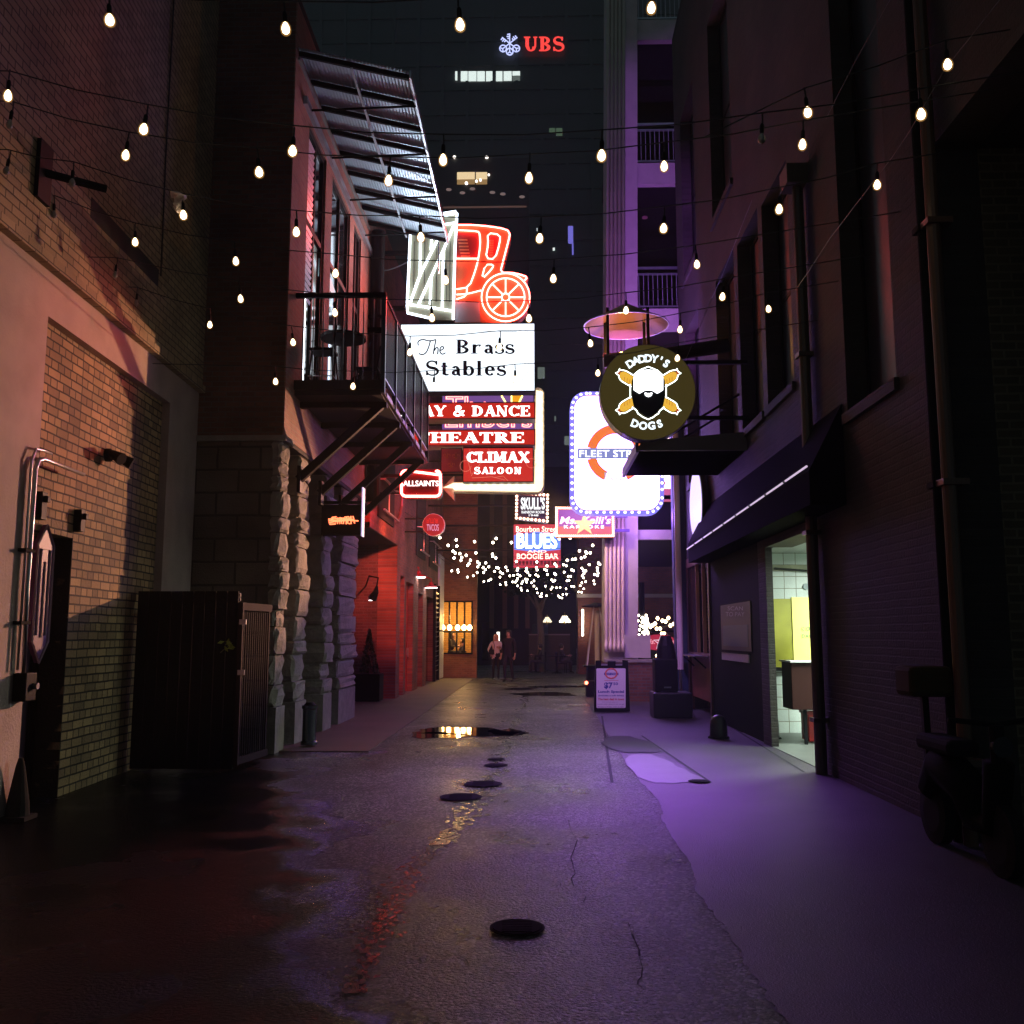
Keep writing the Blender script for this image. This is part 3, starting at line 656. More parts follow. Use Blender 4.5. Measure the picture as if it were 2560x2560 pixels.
for y in (14.0, 15.4, 17.0, 18.8):
    b = MB(); b.bar((XF, y, 3.95), (XO - .08, y, ZB - .14), .10, .12); b.box(XF, XF + .05, y - .1, y + .1, 3.75, 4.15); b.bar((XF, y, ZB - .15), (XO, y, ZB - .15), .09, .09)
    b.build('strut', M_black, bl)
# furniture standing on the balcony
def stool(x, y, lab):
    t = thing('bar_stool', lab, 'stool', (x, y, ZB), group='stools on the balcony')
    MB().box(x - .18, x + .18, y - .18, y + .18, ZB + .66, ZB + .7).build('seat', M_black, t)
    MB().bar((x + .17, y - .16, ZB + .7), (x + .22, y - .16, ZB + 1.05), .025).build('backrest', M_black, t)
    for sx in (-1, 1):
        for sy in (-1, 1): MB().bar((x + sx * .15, y + sy * .15, ZB + .66), (x + sx * .2, y + sy * .2, ZB - .02), .022).build('leg', M_black, t)
    MB().tube([(x - .19, y - .19, ZB + .25), (x + .19, y - .19, ZB + .25), (x + .19, y + .19, ZB + .25), (x - .19, y + .19, ZB + .25)], .01, 5, close=True).build('foot_ring', M_steel, t)
def high_table(x, y, lab):
    t = thing('high_table', lab, 'table', (x, y, ZB), group='high tables on the balcony')
    MB().lathe((x, y, ZB + 1.02), [(.36, 0), (.36, .05)], 20).build('table_top', M_black, t)
    MB().lathe((x, y, ZB), [(.25, -.02), (.25, .01), (.04, .03), (.04, 1.02)], 14).build('pedestal', M_black, t)
high_table(-3.05, 14.4, 'black round high table at the near end of the balcony'); stool(-3.25, 13.95, 'black stool at the balcony railing before the first high table')
stool(-2.75, 15.0, 'black stool beyond the first high table'); high_table(-2.95, 16.8, 'black round high table further along the balcony behind the railing')
stool(-2.9, 17.6, 'black stool at the far end of the balcony')
t = thing('wall_speaker', 'black speaker on a bracket at the balcony corner', 'speaker', (-2.6, 19, 6.3))
MB().box(-2.75, -2.5, 18.9, 19.1, 6.0, 6.35).build('cabinet', M_black, t); MB().bar((-2.6, 19, 6.35), (-2.4, 19.1, 6.55), .04).build('arm', M_black, t)

# ------------------------------------------------------------ metal canopy over the balcony
cn = thing('metal_canopy', 'corrugated metal canopy on black rafters sloping over the balcony', 'canopy', (XF, 13.3, 10))
X1, Y0c, Y1c, Zi, Zo = -1.88, 13.2, 19.3, 10.42, 10.0
def zc(x): return Zi + (Zo - Zi) * (x - XF) / (X1 - XF)
b = MB(); nn = 64; vs = []
for i in range(nn + 1):
    x = XF + (X1 - XF) * i / nn; z = zc(x) + (.009 if i % 2 else 0)
    vs += [(x, Y0c, z + .07), (x, Y1c, z + .07)]
b.add(vs, [(2 * i, 2 * i + 2, 2 * i + 3, 2 * i + 1) for i in range(nn)])
sh = b.build('roof_sheet', mat('canopy_sheet', (.36, .42, .48), .42, .35, var=.25, vscale=3), cn)
sl = sh.modifiers.new('s', 'SOLIDIFY'); sl.thickness = .004; sl.offset = 1
for k in range(9):
    y = Y0c + .08 + (Y1c - Y0c - .16) * k / 8; MB().bar((XF, y, zc(XF) + .02), (X1 - .02, y, zc(X1) + .02), .05, .08).build('rafter', M_black, cn)
xm = XF + (X1 - XF) * .48
MB().bar((xm, Y0c, zc(xm) - .08), (xm, Y1c, zc(xm) - .08), .035, .03).build('purlin', M_galv, cn)
MB().bar((X1, Y0c, zc(X1) + .03), (X1, Y1c, zc(X1) + .03), .03, .12).build('edge_trim', M_galv, cn)
for k, y in enumerate((13.9, 15.4, 17.0, 18.6)): MB().tube([(XF, y, 9.88), (X1, y, 9.93)], .02, 6).build('tie_rod', M_black, cn)
MB().bar((XF + .02, Y0c, zc(XF) - .1), (XF + .02, Y1c, zc(XF) - .1), .04, .05).build('wall_plate', mat('plate_grey', (.2, .19, .18), .5, .5), cn)
MB().bar((xm + .7, Y1c, zc(xm) - .2), (xm + .7, Y1c, zc(xm) - .9), .03).build('drop_rod', M_galv, cn)

# ============================================================ red brick building further along
rb = thing('red_brick_building', 'red brick building lit by signs with red doors and steel window rails', 'building', (XF, 20.2, 0))
ZS = 3.95
b = MB(); b.box(XF - .5, XF - .005, 20.2, 36.2, ZS, 11.3)
b.box(XF - .5, XF - .005, 24.3, 24.95, 0, ZS); b.box(XF - .5, XF - .005, 25.7, 26.1, 0, ZS); b.box(XF - .5, XF - .005, 27.6, 28.8, 0, ZS); b.box(XF - .5, XF - .005, 30.0, 31.0, 0, ZS); b.box(XF - .5, XF - .005, 33.6, 36.2, 0, ZS)
b.box(XF - .5, XF - .005, 24.95, 25.7, 3.2, ZS); b.box(XF - .5, XF - .005, 26.1, 27.6, 3.1, ZS); b.box(XF - .5, XF - .005, 28.8, 30, 2.9, ZS); b.box(XF - .5, XF - .005, 31, 33.6, 2.9, ZS)
b.build('wall', M_rbx, rb)
MB().box(-9, XF - .5, 24.3, 24.6, 0, 4.3).build('recess_wall', brick('recess_brick', (.16, .05, .04), (.09, .03, .025), (.13, .08, .07), 'xz', var=.6), rb)
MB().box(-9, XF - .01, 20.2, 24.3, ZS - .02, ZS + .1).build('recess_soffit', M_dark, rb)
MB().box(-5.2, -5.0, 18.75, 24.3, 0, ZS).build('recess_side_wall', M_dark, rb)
MB().box(-9, XF - .5, 20.2, 36.2, 11.2, 11.35).build('roof', M_dark, rb)
for k, (a, c, z) in enumerate(((24.95, 25.7, 3.2), (26.1, 27.6, 3.1))):
    d = MB().box(XF - .22, XF - .16, a, c, .03, z).build('door', M_red, rb)
    MB().box(XF - .16, XF - .1, c - .18, c - .12, 1.0, 1.25).build('handle', M_steel, d)
    b = MB(); [b.box(XF - .16, XF - .145, a + .12, c - .12, z0, z0 + .75) for z0 in (.3, 1.3)]; b.build('raised_panel', M_red, d)
for (a, c) in ((28.8, 30.0), (31.0, 33.6)):
    MB().box(XF - .3, XF - .24, a, c, .03, 2.9).build('shop_window', M_glass, rb)
# louvred shutter panel and white board at the far end
b = MB()
for k in range(17): z = .35 + k * .17; b.quad((XF + .02, 33.0, z), (XF + .02, 34.2, z), (XF + .09, 34.2, z + .05), (XF + .09, 33.0, z + .05))
t = thing('louvre_rack', 'tall rack of pale horizontal louvres beside the white board', 'louvres', (XF + .05, 33.6, 0))
b.build('slats', mat('louvre', (.6, .55, .5), .4), t)
b = MB(); b.box(XF, XF + .1, 32.93, 32.99, .03, 3.4); b.box(XF, XF + .1, 34.21, 34.27, .03, 3.4); b.build('frame', M_blackm, t)
t = thing('white_board', 'tall white panel with a dark band closing the end of the red building', 'panel', (XF, 35, 0))
MB().box(XF + .0, XF + .06, 34.5, 36.2, .04, 4.6).build('panel', M_white, t); MB().box(XF + .061, XF + .075, 34.5, 36.2, 1.75, 1.82).build('band', M_blackm, t)
# first floor windows with steel guard rails
for (ya, yb, z0, z1) in ((21.1, 23.4, 4.3, 6.6), (28.0, 30.2, 4.0, 6.4), (31.4, 34.0, 3.9, 5.6)):
    w_ = MB().box(XF - .02, XF + .04, ya, yb, z0, z1).build('window', M_dark, rb)
    b = MB(); [b.bar((XF + .16, ya, z), (XF + .16, yb, z), .04) for z in (z0 + .15, z0 + .85)]; b.bar((XF + .16, ya + .7, z0 + .15), (XF + .16, ya + .7, z0 + .85), .025)
    b.bar((XF + .03, ya, z0 + .85), (XF + .16, ya, z0 + .85), .03); b.bar((XF + .03, yb, z0 + .85), (XF + .16, yb, z0 + .85), .03)
    b.build('guard_rail', mat('rail_steel', (.6, .55, .55), .3, .8), w_)
t = thing('bent_conduit', 'thin conduit bending down the red-lit brick under the neon signs', 'conduit', (XF, 24.6, 4))
MB().tube([(XF + .05, 24.6, 6.0), (XF + .05, 24.6, 5.0), (XF + .05, 24.3, 4.7), (XF + .05, 23.9, 4.55)], .035, 6).build('pipe', mat('conduit_red', (.4, .12, .1), .4, .4), t)
# red gooseneck lamps
def gooseneck(px, py, D, wpx, m, lab, glow):
    c = at(px, py, D); r = wpx / 2 * unit(D); t = thing('gooseneck_lamp', lab, 'wall lamp', c, group='gooseneck lamps on the red brick')
    b = MB(); b.lathe(c, [(r, 0), (r * .92, .05), (r * .38, r * .42), (r * .3, r * .8), (r * .12, r * .9)], 20); b.build('shade', m, t)
    MB().lathe(c - Vector((0, 0, .012)), [(r * .95, 0), (r * .95, .01)], 20).build('lit_rim', emis('lamp_under' + str(glow), (1, .9, .85), glow), t)
    b = MB(); b.tube([c + Vector((0, 0, r * .85)), c + Vector((0, 0, r * 1.35)), c + Vector((-.14, .0, r * 1.6)), c + Vector((-.4, 0, r * 1.3)), Vector((XF, c.y, c.z + r * 1.2))], .02, 6); b.build('neck', m, t)
gooseneck(1047, 1443, 28.5, 36, M_red, 'red gooseneck lamp with a lit white rim, higher of the two', 14)
gooseneck(1078, 1469, 30.5, 32, M_red, 'red gooseneck lamp with a lit white rim, lower and nearer the louvres', 14)
c = at(930, 1497, 22.4); t = thing('spot_lamp', 'black gooseneck spot lamp in the brick recess above the planter', 'wall lamp', c)
MB().tube([c, c + Vector((.1, -.05, .16)), c + Vector((.12, -.05, .3))], [.11, .07, .03], 10).build('shade', M_black, t)
MB().lathe(c + Vector((-.03, 0, -.03)), [(.05, -.015), (.05, 0)], 10).build('bulb', emis('spot_bulb', (.9, .95, 1), 4), t)
MB().tube([c + Vector((.12, -.05, .3)), c + Vector((.14, 0, .5)), c + Vector((-.1, .1, .55)), c + Vector((-.5, 1.9, .4))], .02, 6).build('neck', M_black, t)
# planter with a spiral topiary
c = ong(915, 1757); t = thing('topiary_planter', 'dark cone topiary in a square black planter in the brick recess', 'planter', (c.x, c.y, 0))
MB().box(c.x - .32, c.x + .32, c.y, c.y + .6, .036, .68).build('planter_box', M_black, t, bevel=.015)
b = MB(); q = random.Random(8)
for k in range(900):
    z = q.uniform(.7, 1.75); r = (1.8 - z) * .24 * q.uniform(.5, 1.05); a = q.uniform(0, 6.28); p = Vector((c.x + r * math.cos(a), c.y + .3 + r * math.sin(a), z)); d = Vector((q.uniform(-1, 1), q.uniform(-1, 1), q.uniform(-.3, 1))).normalized() * .05; s = d.cross(Vector((0, .3, 1))).normalized() * .02
    b.quad(p - d, p + s, p + d, p - s)
b.build('foliage', mat('topiary', (.02, .045, .018), .6), t)
MB().tube([(c.x, c.y + .3, .6), (c.x, c.y + .3, 1.0)], .03, 6).build('trunk', mat('bark', (.07, .05, .035), .9), t)

# ============================================================ right building
XR = 3.4
rt = thing('corner_shop_building', 'tall dark brick building with awning, service window and a bright tiled entrance', 'building', (XR, 7.7, 0))
rw = [(19.0, 20.7, 4.9, 8.4), (15.5, 17.1, 4.9, 8.2), (13.75, 15.2, 4.9, 8.1), (12.1, 13.5, 4.9, 8.0), (8.7, 10.1, 4.0, 14.5), (15.4, 17.2, 9.4, 13.5), (19.0, 20.7, 9.6, 13.5)]
b = MB()
def wallgrid(b, x0, x1, y0, y1, z0, z1, holes):
    ysx = sorted({y0, y1} | {v for h in holes for v in h[:2]}); zsx = sorted({z0, z1} | {v for h in holes for v in h[2:]})
    for i in range(len(ysx) - 1):
        k = 0
        while k < len(zsx) - 1:
            cy, cz = (ysx[i] + ysx[i + 1]) / 2, (zsx[k] + zsx[k + 1]) / 2
            if any(h[0] < cy < h[1] and h[2] < cz < h[3] for h in holes): k += 1; continue
            j = k
            while j + 1 < len(zsx) - 1 and not any(h[0] < cy < h[1] and h[2] < (zsx[j + 1] + zsx[j + 2]) / 2 < h[3] for h in holes): j += 1
            b.box(x0, x1, ysx[i], ysx[i + 1], zsx[k], zsx[j + 1]); k = j + 1
wallgrid(b, XR, XR + .4, 7.7, 21.6, 0, 16, rw + [(11.62, 14.0, -1, 2.9), (14.0, 21.3, -1, 3.3)])
b.box(XR, XR + .1, 14.0, 14.48, 0, 3.3); b.box(XR + .1, XR + .4, 14.0, 21.3, 3.0, 3.3)
b.box(XR, XR + .4, -4, 7.7, 5.75, 16)
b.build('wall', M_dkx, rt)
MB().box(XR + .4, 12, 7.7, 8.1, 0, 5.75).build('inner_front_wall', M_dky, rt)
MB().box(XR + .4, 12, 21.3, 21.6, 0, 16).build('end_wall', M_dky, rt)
MB().box(XR, 12, -4, 21.6, 16, 16.2).build('roof', M_dark, rt)
MB().box(XR + .4, 12, -4, 7.7, 5.75, 5.9).build('archway_ceiling', M_dark, rt)
for (a, c, z0, z1) in rw:
    x = XR + .22; f = MB(); f.box(x, x + .06, a, a + .07, z0, z1); f.box(x, x + .06, c - .07, c, z0, z1); f.box(x, x + .06, a + .07, c - .07, z1 - .08, z1); f.box(x, x + .06, a + .07, c - .07, z0, z0 + .08)
    f.box(x + .01, x + .05, a + .07, c - .07, (z0 + z1) / 2 - .03, (z0 + z1) / 2 + .03); w_ = f.build('window', M_black, rt)
    MB().box(x + .02, x + .03, a + .07, c - .07, z0 + .08, z1 - .08).build('pane', mat('dull_glass', (.012, .014, .018), .45, spec=.3), w_)
    MB().box(XR - .05, XR + .2, a - .06, c + .06, z0 - .12, z0).build('sill', M_dkx, w_)
# tiled entrance room
tile = brick('white_tile', (.62, .68, .64), (.55, .62, .58), (.16, .15, .08), 'xz', .2, .2, .006, rough=.3, bump=.3, var=.25, off=0)
MB().box(XR + .12, 7.2, 16.0, 16.2, 0, 3.3).build('tiled_back_wall', tile, rt)
MB().box(7.0, 7.2, 9.6, 16.0, 0, 3.3).build('tiled_side_wall', tile, rt)
MB().box(XR + .4, 7.0, 9.4, 9.6, 0, 3.3).build('room_near_wall', tile, rt)
MB().box(XR + .42, 7.0, 9.6, 16.0, 3.0, 3.1).build('room_ceiling', mat('ceiling_white', (.55, .58, .56), .8, var=.2, vscale=4), rt)
MB().box(XR + .01, 7.0, 9.6, 16.0, .005, .012).build('room_floor', mat('room_floor', (.12, .13, .12), .45, var=.3), rt)
MB().tube([(4.0, 15.9, 2.72), (4.8, 15.9, 2.66), (5.6, 15.9, 2.7)], .02, 5).build('cable', M_wire, rt)
b = MB(); b.box(XR + .12, 7, 15.94, 16.0, 2.68, 2.78); b.build('cornice', mat('grimy_cornice', (.3, .3, .2), .7, var=.5, vscale=9), rt)
MB().box(XR + .12, 7, 15.975, 16.0, 1.98, 2.03).build('tile_border', mat('grimy_border', (.1, .11, .04), .6, var=.6, vscale=14), rt)
for x, z, r in ((4.55, 2.42, .055),): MB().lathe((x, 15.995, z), [(r, -.03), (r, 0)], 14, 'y').build('blank_plate', mat('plate_grey2', (.3, .36, .38), .5), rt)
t = thing('ceiling_lamp', 'fluorescent ceiling lamp lighting the white tiled entrance', 'ceiling light', (5.4, 13.2, 2.95))
MB().box(5.3, 5.5, 12.4, 14.0, 2.93, 2.999).build('housing', M_white, t); lp_ = bpy.data.lights.new('tube_light', 'AREA'); lp_.shape = 'RECTANGLE'; lp_.size = .1; lp_.size_y = 1.4; lp_.color = (.86, 1, .88); lp_.energy = 400; lo_ = bpy.data.objects.new('tube_light', lp_); COL.objects.link(lo_); lo_.parent = t; lo_.location = Vector((5.4, 13.2, 2.87)) - root_org(t)
MB().tube([(5.4, 12.5, 2.9), (5.4, 13.9, 2.9)], .02, 8).build('tube', emis('fluoro', (.78, 1, .82), 40), t)
p0, p1 = at(1918, 1497, 15.9), at(1981, 1668, 15.9)
t = thing('olive_panel', 'flat olive-yellow panel hung on the white tiled wall', 'panel', p0)
MB().box(p0.x - .1, p1.x + .05, 15.9, 15.96, p1.z, p0.z).build('panel', mat('olive', (.34, .32, .02), .5, var=.3), t); MB().box(p0.x - .1, p1.x + .05, 15.88, 15.96, p1.z - .06, p1.z).build('bottom_rail', M_black, t)
p0, p1 = at(1979, 1493, 14.4), at(2045, 1655, 14.4)
t = thing('yellow_board', 'bright yellow board with green capital lettering in the tiled entrance', 'sign', p0)
MB().box(p0.x, p0.x + .95, 14.4, 14.46, p1.z, p0.z).build('board', mat('yellow_board', (.80, .74, .18), .5), t)
S = PlaneY(14.4); mg = mat('green_ink', (.10, .22, .12), .6)
place(sans('COME TO', .01, spacing=1.25), 2004, 1567, 2070, 1577, S, 'lettering', mg, t); place(sans('DADDY', .01, spacing=1.25), 2005, 1585, 2050, 1594, S, 'lettering', mg, t)
p0, p1 = at(1977, 1656, 14.2), at(2045, 1775, 14.2)
t = thing('counter_cabinet', 'dark red counter cabinet below the yellow board', 'cabinet', p0)
MB().box(p0.x, p0.x + .9, 14.2, 14.75, p1.z, p0.z).build('body', mat('cabinet_red', (.035, .010, .008), .5, spec=.2), t, bevel=.01)
MB().box(p0.x - .02, p0.x + .92, 14.15, 14.8, p0.z, p0.z + .025).build('top', M_white, t)
for x in (p0.x + .18, p0.x + .8): MB().box(x, x + .04, 14.25, 14.29, .01, p1.z).build('leg', M_black, t)
p1 = at(2020, 1778, 14.5); t = thing('red_crate', 'small red crate under the dark cabinet in the tiled entrance', 'crate', p1)
MB().box(p1.x, p1.x + .45, 14.5, 14.9, .03, p1.z).build('body', M_red, t, bevel=.01); MB().box(p1.x - .02, p1.x + .47, 14.48, 14.92, p1.z - .05, p1.z - .01).build('rim', mat('rim_red', (.3, .02, .02), .5), t)
# downpipes on the right wall
def downpipe(px, py, X, z0, z1, r, lab, m=M_blackm, head=True):
    c = onx(px, py, X); t = thing('downpipe', lab, 'pipe', (X, c.y, 0), group='downpipes on the right')
    MB().lathe((X, c.y, z0), [(r, 0), (r, z1 - z0)], 12).build('pipe', m, t)
    for z in [z0 + .6 + 2.2 * k for k in range(int((z1 - z0) / 2.2))]: MB().box(X - r - .02, X + r + .08, c.y - r - .02, c.y + r + .02, z, z + .05).build('collar', m, t)
    if head: MB().box(X - r - .1, X + .1, c.y - r - .1, c.y + r + .1, z1, z1 + .25).build('hopper_head', m, t)
downpipe(2036, 1500, 3.31, 0, 7.2, .07, 'dark downpipe beside the lit tiled entrance', mat('pipe_brown', (.06, .045, .03), .45))
downpipe(2378, 1300, 3.33, 0, 15, .055, 'dark rusty downpipe at the near corner of the tall dark building', mat('pipe_rust', (.10, .05, .03), .4), False)
downpipe(2350, 1300, 3.30, 0, 15, .045, 'thinner dark pipe just behind the corner downpipe of the dark building', M_blackm, False)
# serving front under the awning
b = MB(); b.box(XR + .02, XR + .1, 14.5, 18.55, 0, 3.3); b.build('shopfront_panel', mat('shopfront', (.006, .007, .008), .7, spec=.04), rt)
f = MB(); f.box(XR - .02, XR + .08, 18.55, 18.7, 0, 3.3); f.box(XR - .02, XR + .08, 21.1, 21.3, 0, 3.3); f.box(XR - .02, XR + .08, 18.7, 21.1, 3.1, 3.3); f.box(XR - .02, XR + .08, 18.7, 21.1, 1.15, 1.25)
sw_ = f.build('service_window', mat('wood_frame', (.10, .045, .02), .4), rt)
MB().box(XR + .03, XR + .06, 18.7, 21.1, .3, 1.15).build('lower_panel', mat('brown_panel', (.20, .065, .03), .5, var=.3), sw_)
MB().box(XR + .9, XR + .95, 18.2, 21.3, 0, 3.3).build('room_back', mat('amber_wall', (.55, .3, .14), .7), sw_)
for y in (19.35, 20.1): MB().box(XR - .01, XR + .06, y - .02, y + .02, 1.25, 3.1).build('mullion', mat('brass_edge', (.4, .25, .12), .3, .7), sw_)
MB().box(XR + .03, XR + .05, 20.12, 21.1, 1.25, 3.1).build('pane', mat('brown_glass', (.05, .03, .015), .1), sw_)
t = thing('window_lamp', 'warm lamp glowing inside the service window', 'lamp', (XR + .5, 18.9, 2.8))
MB().lathe((XR + .5, 18.95, 2.95), [(.09, -.1), (.09, 0), (.03, .04)], 12).build('shade', M_black, t); MB().lathe((XR + .5, 18.95, 2.84), [(.05, -.04), (.05, .0)], 10).build('bulb', emis('amber_lamp', (1, .5, .2), 12), t)
c = at(1718, 1637, 19.9); t = thing('serving_shelf', 'narrow steel shelf under the amber service window', 'shelf', c)
MB().box(XR - .3, XR + .0, 18.8, 21, c.z - .02, c.z).build('shelf', M_steel, t); [MB().bar((XR - .25, y, c.z - .02), (XR, y, c.z - .25), .03).build('bracket', M_black, t) for y in (19.2, 20.6)]
t = thing('payment_poster', 'dark poster with pale capital lettering about scanning to pay', 'poster', onx(1830, 1560, XR))
S = PlaneX(XR + .015, -1); a, c = onx(1800, 1500, XR), onx(1868, 1612, XR)
MB().box(XR + .004, XR + .02, onx(1876, 1560, XR).y, onx(1802, 1560, XR).y, 1.35, 2.15).build('sheet', mat('poster_dark', (.018, .02, .024), .5), t)
mi = mat('pale_ink', (.32, .36, .38), .6)
S = PlaneX(XR + .004, -1)
place(sans('SCAN', 0), 1820, 1516, 1858, 1526, S, 'lettering', mi, t); place(sans('TO PAY', 0), 1815, 1530, 1862, 1541, S, 'lettering', mi, t)
MB().box(XR - .002, XR + .003, onx(1870, 1590, XR).y, onx(1808, 1590, XR).y, 1.42, 1.78).build('blue_field', mat('poster_blue', (.02, .06, .10), .5), t)
t = thing('menu_strip', 'pale printed strip fixed along the dark shopfront panel', 'notice', (XR, 16, 1.2))
MB().box(XR - .006, XR + .018, onx(1872, 1636, XR).y, onx(1805, 1636, XR).y, 1.17, 1.30).build('strip', mat('notice', (.42, .45, .40), .6, var=.3, vscale=20), t)
MB().box(XR - .012, XR + .018, onx(1872, 1636, XR).y, onx(1805, 1636, XR).y, 1.30, 1.315).build('rail', M_black, t)
# awning with its lit edge
aw = thing('shop_awning', 'long black awning with a shining pale edge over the dark shopfront', 'awning', (XR, 10.3, 3.4))
b = MB(); b.prism([(3.0, 10.25, 3.40), (3.0, 10.25, 3.02), (XR - .01, 10.25, 3.02), (XR - .01, 10.25, 4.15)], (0, 8.3, 0)); b.build('cover', mat('awning_cloth', (.005, .005, .006), .95, spec=.02), aw)
b = MB(); a, c = Vector((2.975, 10.25, 3.445)), Vector((2.975, 18.55, 3.29))
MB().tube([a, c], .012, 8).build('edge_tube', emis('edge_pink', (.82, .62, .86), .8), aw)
[MB().lathe(a.lerp(c, k / 9.0), [(.02, -.03), (.02, .03)], 8, 'y').build('clip', M_black, aw) for k in range(1, 9)]
# slab canopy with violet edge
sc_ = thing('slab_canopy', 'flat black slab canopy with violet-lit edge under the round hot-dog sign', 'canopy', (2.5, 15, 4.6))
MB().box(1.67, XR - .01, 15.0, 17.4, 4.57, 4.62).build('soffit', mat('soffit_black', (.006, .006, .007), .95, spec=.0), sc_)
b = MB(); b.prism([(1.62, 14.94, 4.56), (XR, 14.94, 4.56), (XR, 14.94, 4.86), (1.72, 14.94, 4.72)], (0, .06, 0)); b.build('fascia', mat('fascia_brown', (.10, .09, .07), .5), sc_)
MB().box(1.62, 1.67, 15.0, 17.4, 4.54, 4.7).build('side_trim', mat('trim_violet', (.04, .035, .14), .5), sc_)
def spot(parent, name, p, target, col, watt, size, blend, radius=.06):
    l = bpy.data.lights.new(name, 'SPOT'); l.color = col; l.energy = watt; l.spot_size = R(size); l.spot_blend = blend; l.shadow_soft_size = radius
    o = bpy.data.objects.new(name, l); COL.objects.link(o); o.parent = parent; o.location = Vector(p) - root_org(parent)
    o.rotation_euler = (Vector(target) - Vector(p)).to_track_quat('-Z', 'Y').to_euler(); return o
spot(sc_, 'added_violet_up', (1.45, 15.7, 4.66), (2.3, 24, 12), (.50, .15, 1.0), 3900, 48, .6, .1)  # added spot without a fixture, for violet light on the column
spot(sc_, 'added_violet_down', (1.42, 15.0, 4.6), (.85, 11.6, 0), (.40, .11, 1.0), 2100, 58, .95, .1)  # added spot without a fixture, for the violet pool on the ground
spot(sc_, 'added_violet_back', (1.42, 15.9, 4.6), (1.7, 20.5, .6), (.60, .30, 1.0), 700, 50, .7, .1)  # added spot without a fixture, for violet light on the sandwich board
for y in (15.4, 16.9): MB().tube([(1.9, y, 4.7), (XR, y, 5.6)], .02, 6).build('stay', M_black, sc_)
# round disc sign on the wall
c = onx(1747, 1262, 3.28); t = thing('disc_sign', 'glowing plain lavender disc seen edge-on above the awning', 'sign', c)
MB().lathe((3.28, c.y, c.z), [(.73, -.05), (.73, .06)], 40, 'x').build('rim', M_black, t)
b = MB(); b.lathe((3.215, c.y, c.z), [(.70, -.004), (.70, .004)], 40, 'x'); b.build('face', emis('disc_face', (.80, .70, 1.0), 1.0), t)
c = onx(1782, 1310, 3.38); t = thing('exit_light', 'tiny red-white light on the wall over the awning', 'wall lamp', c)
MB().box(3.3, 3.4, c.y - .06, c.y + .06, c.z - .12, c.z + .12).build('box', M_black, t); MB().box(3.285, 3.299, c.y - .04, c.y + .04, c.z - .1, c.z + .06).build('lens', emis('exit_red', (1, .35, .2), 2), t)
# conical vent hood
vb = thing('vent_hood', 'conical metal rain hood on four black posts over a wall duct', 'vent', at(1563, 800, 16.6))
D = 16.6; c = at(1565, 802, D); rr = 108 * unit(D)
b = MB(); n = 40; ztop = at(1563, 757, D).z; zb_ = at(1563, 815, D).z
vs = [Vector((c.x, D, ztop))] + [Vector((c.x + rr * math.cos(2 * math.pi * k / n), D + rr * math.sin(2 * math.pi * k / n), zb_)) for k in range(n)]
b.add(vs, [(0, k + 1, (k + 1) % n + 1) for k in range(n)]); o = b.build('cone', mat('hood_metal', (.42, .24, .13), .42, .55, var=.3, vscale=5), vb, smooth=True)
m_ = o.modifiers.new('s', 'SOLIDIFY'); m_.thickness = .012
MB().tube([(c.x + rr * math.cos(2 * math.pi * k / n), D + rr * math.sin(2 * math.pi * k / n), zb_) for k in range(n)], .014, 5, close=True).build('rolled_edge', mat('hood_edge', (.6, .5, .6), .35, .7), vb)
zp = at(1563, 885, D).z
for sx, sy in ((-1, -1), (-1, 1), (1, -1), (1, 1)): MB().box(c.x + sx * .36 - .025, c.x + sx * .36 + .025, D + sy * .3 - .025, D + sy * .3 + .025, zp - .1, ztop - .2).build('post', M_black, vb)
b = MB(); b.tube([(c.x - .42, D, zp - .12), (c.x + .5, D, zp - .05), (XR + .1, D, zp + .15)], .13, 14); b.build('duct', mat('duct_dark', (.05, .045, .045), .35, .7), vb, smooth=True)
lp_ = bpy.data.lights.new('added_hood_lamp', 'POINT'); lp_.color = (1, .42, .08); lp_.energy = 55; lp_.shadow_soft_size = .05; lo_ = bpy.data.objects.new('added_hood_lamp', lp_); COL.objects.link(lo_); lo_.parent = vb; lo_.location = Vector((c.x - .1, D + .05, zp + .12)) - root_org(vb)  # unseen lamp added for the orange light inside the hood
# bollards and bin on the apron
def bollard(px, py, wpx, hpx, lab):
    c = ong(px, py); r = wpx / 2 * unit(c.y); h = hpx * unit(c.y); t = thing('bollard', lab, 'bollard', (c.x, c.y, .005), group='dome-topped bollards at the shop')
    MB().lathe((c.x, c.y, .005), [(r * 1.02, 0), (r, .06), (r, h * .55), (r * .92, h * .75), (r * .7, h * .9), (r * .35, h * .98), (.01, h)], 20).build('post', mat('bollard_black', (.02, .022, .022), .3), t, smooth=True)
    MB().lathe((c.x, c.y, .0), [(r * 1.25, .005), (r * 1.2, .03)], 20).build('base', M_blackm, t)
bollard(1797, 1846, 42, 56, 'low dome-topped black bollard before the shopfront panel'); bollard(1928, 1848, 40, 62, 'low dome-topped black bollard in the tiled entrance')
c = ong(1684, 1797); t = thing('street_bin', 'black waste bin with a narrow hood on a square base', 'bin', (c.x, c.y, .005))
MB().box(c.x - .38, c.x + .38, c.y, c.y + .7, .005, .5).build('plinth', mat('bin_black', (.016, .016, .018), .35), t, bevel=.03)
MB().box(c.x - .33, c.x + .12, c.y + .1, c.y + .55, .5, 1.15).build('body', M_black, t, bevel=.03)
MB().tube([(c.x - .08, c.y + .3, 1.15), (c.x - .08, c.y + .3, 1.4), (c.x - .08, c.y + .3, 1.6)], [.2, .17, .1], 12).build('hood', M_black, t)
MB().box(c.x - .16, c.x - .02, c.y + .085, c.y + .1, .58, .61).build('badge', M_steel, t)
c = onx(1688, 1500, 3.0); t = thing('downspout', 'slim pinkish-lit downspout at the far shop corner', 'pipe', c)
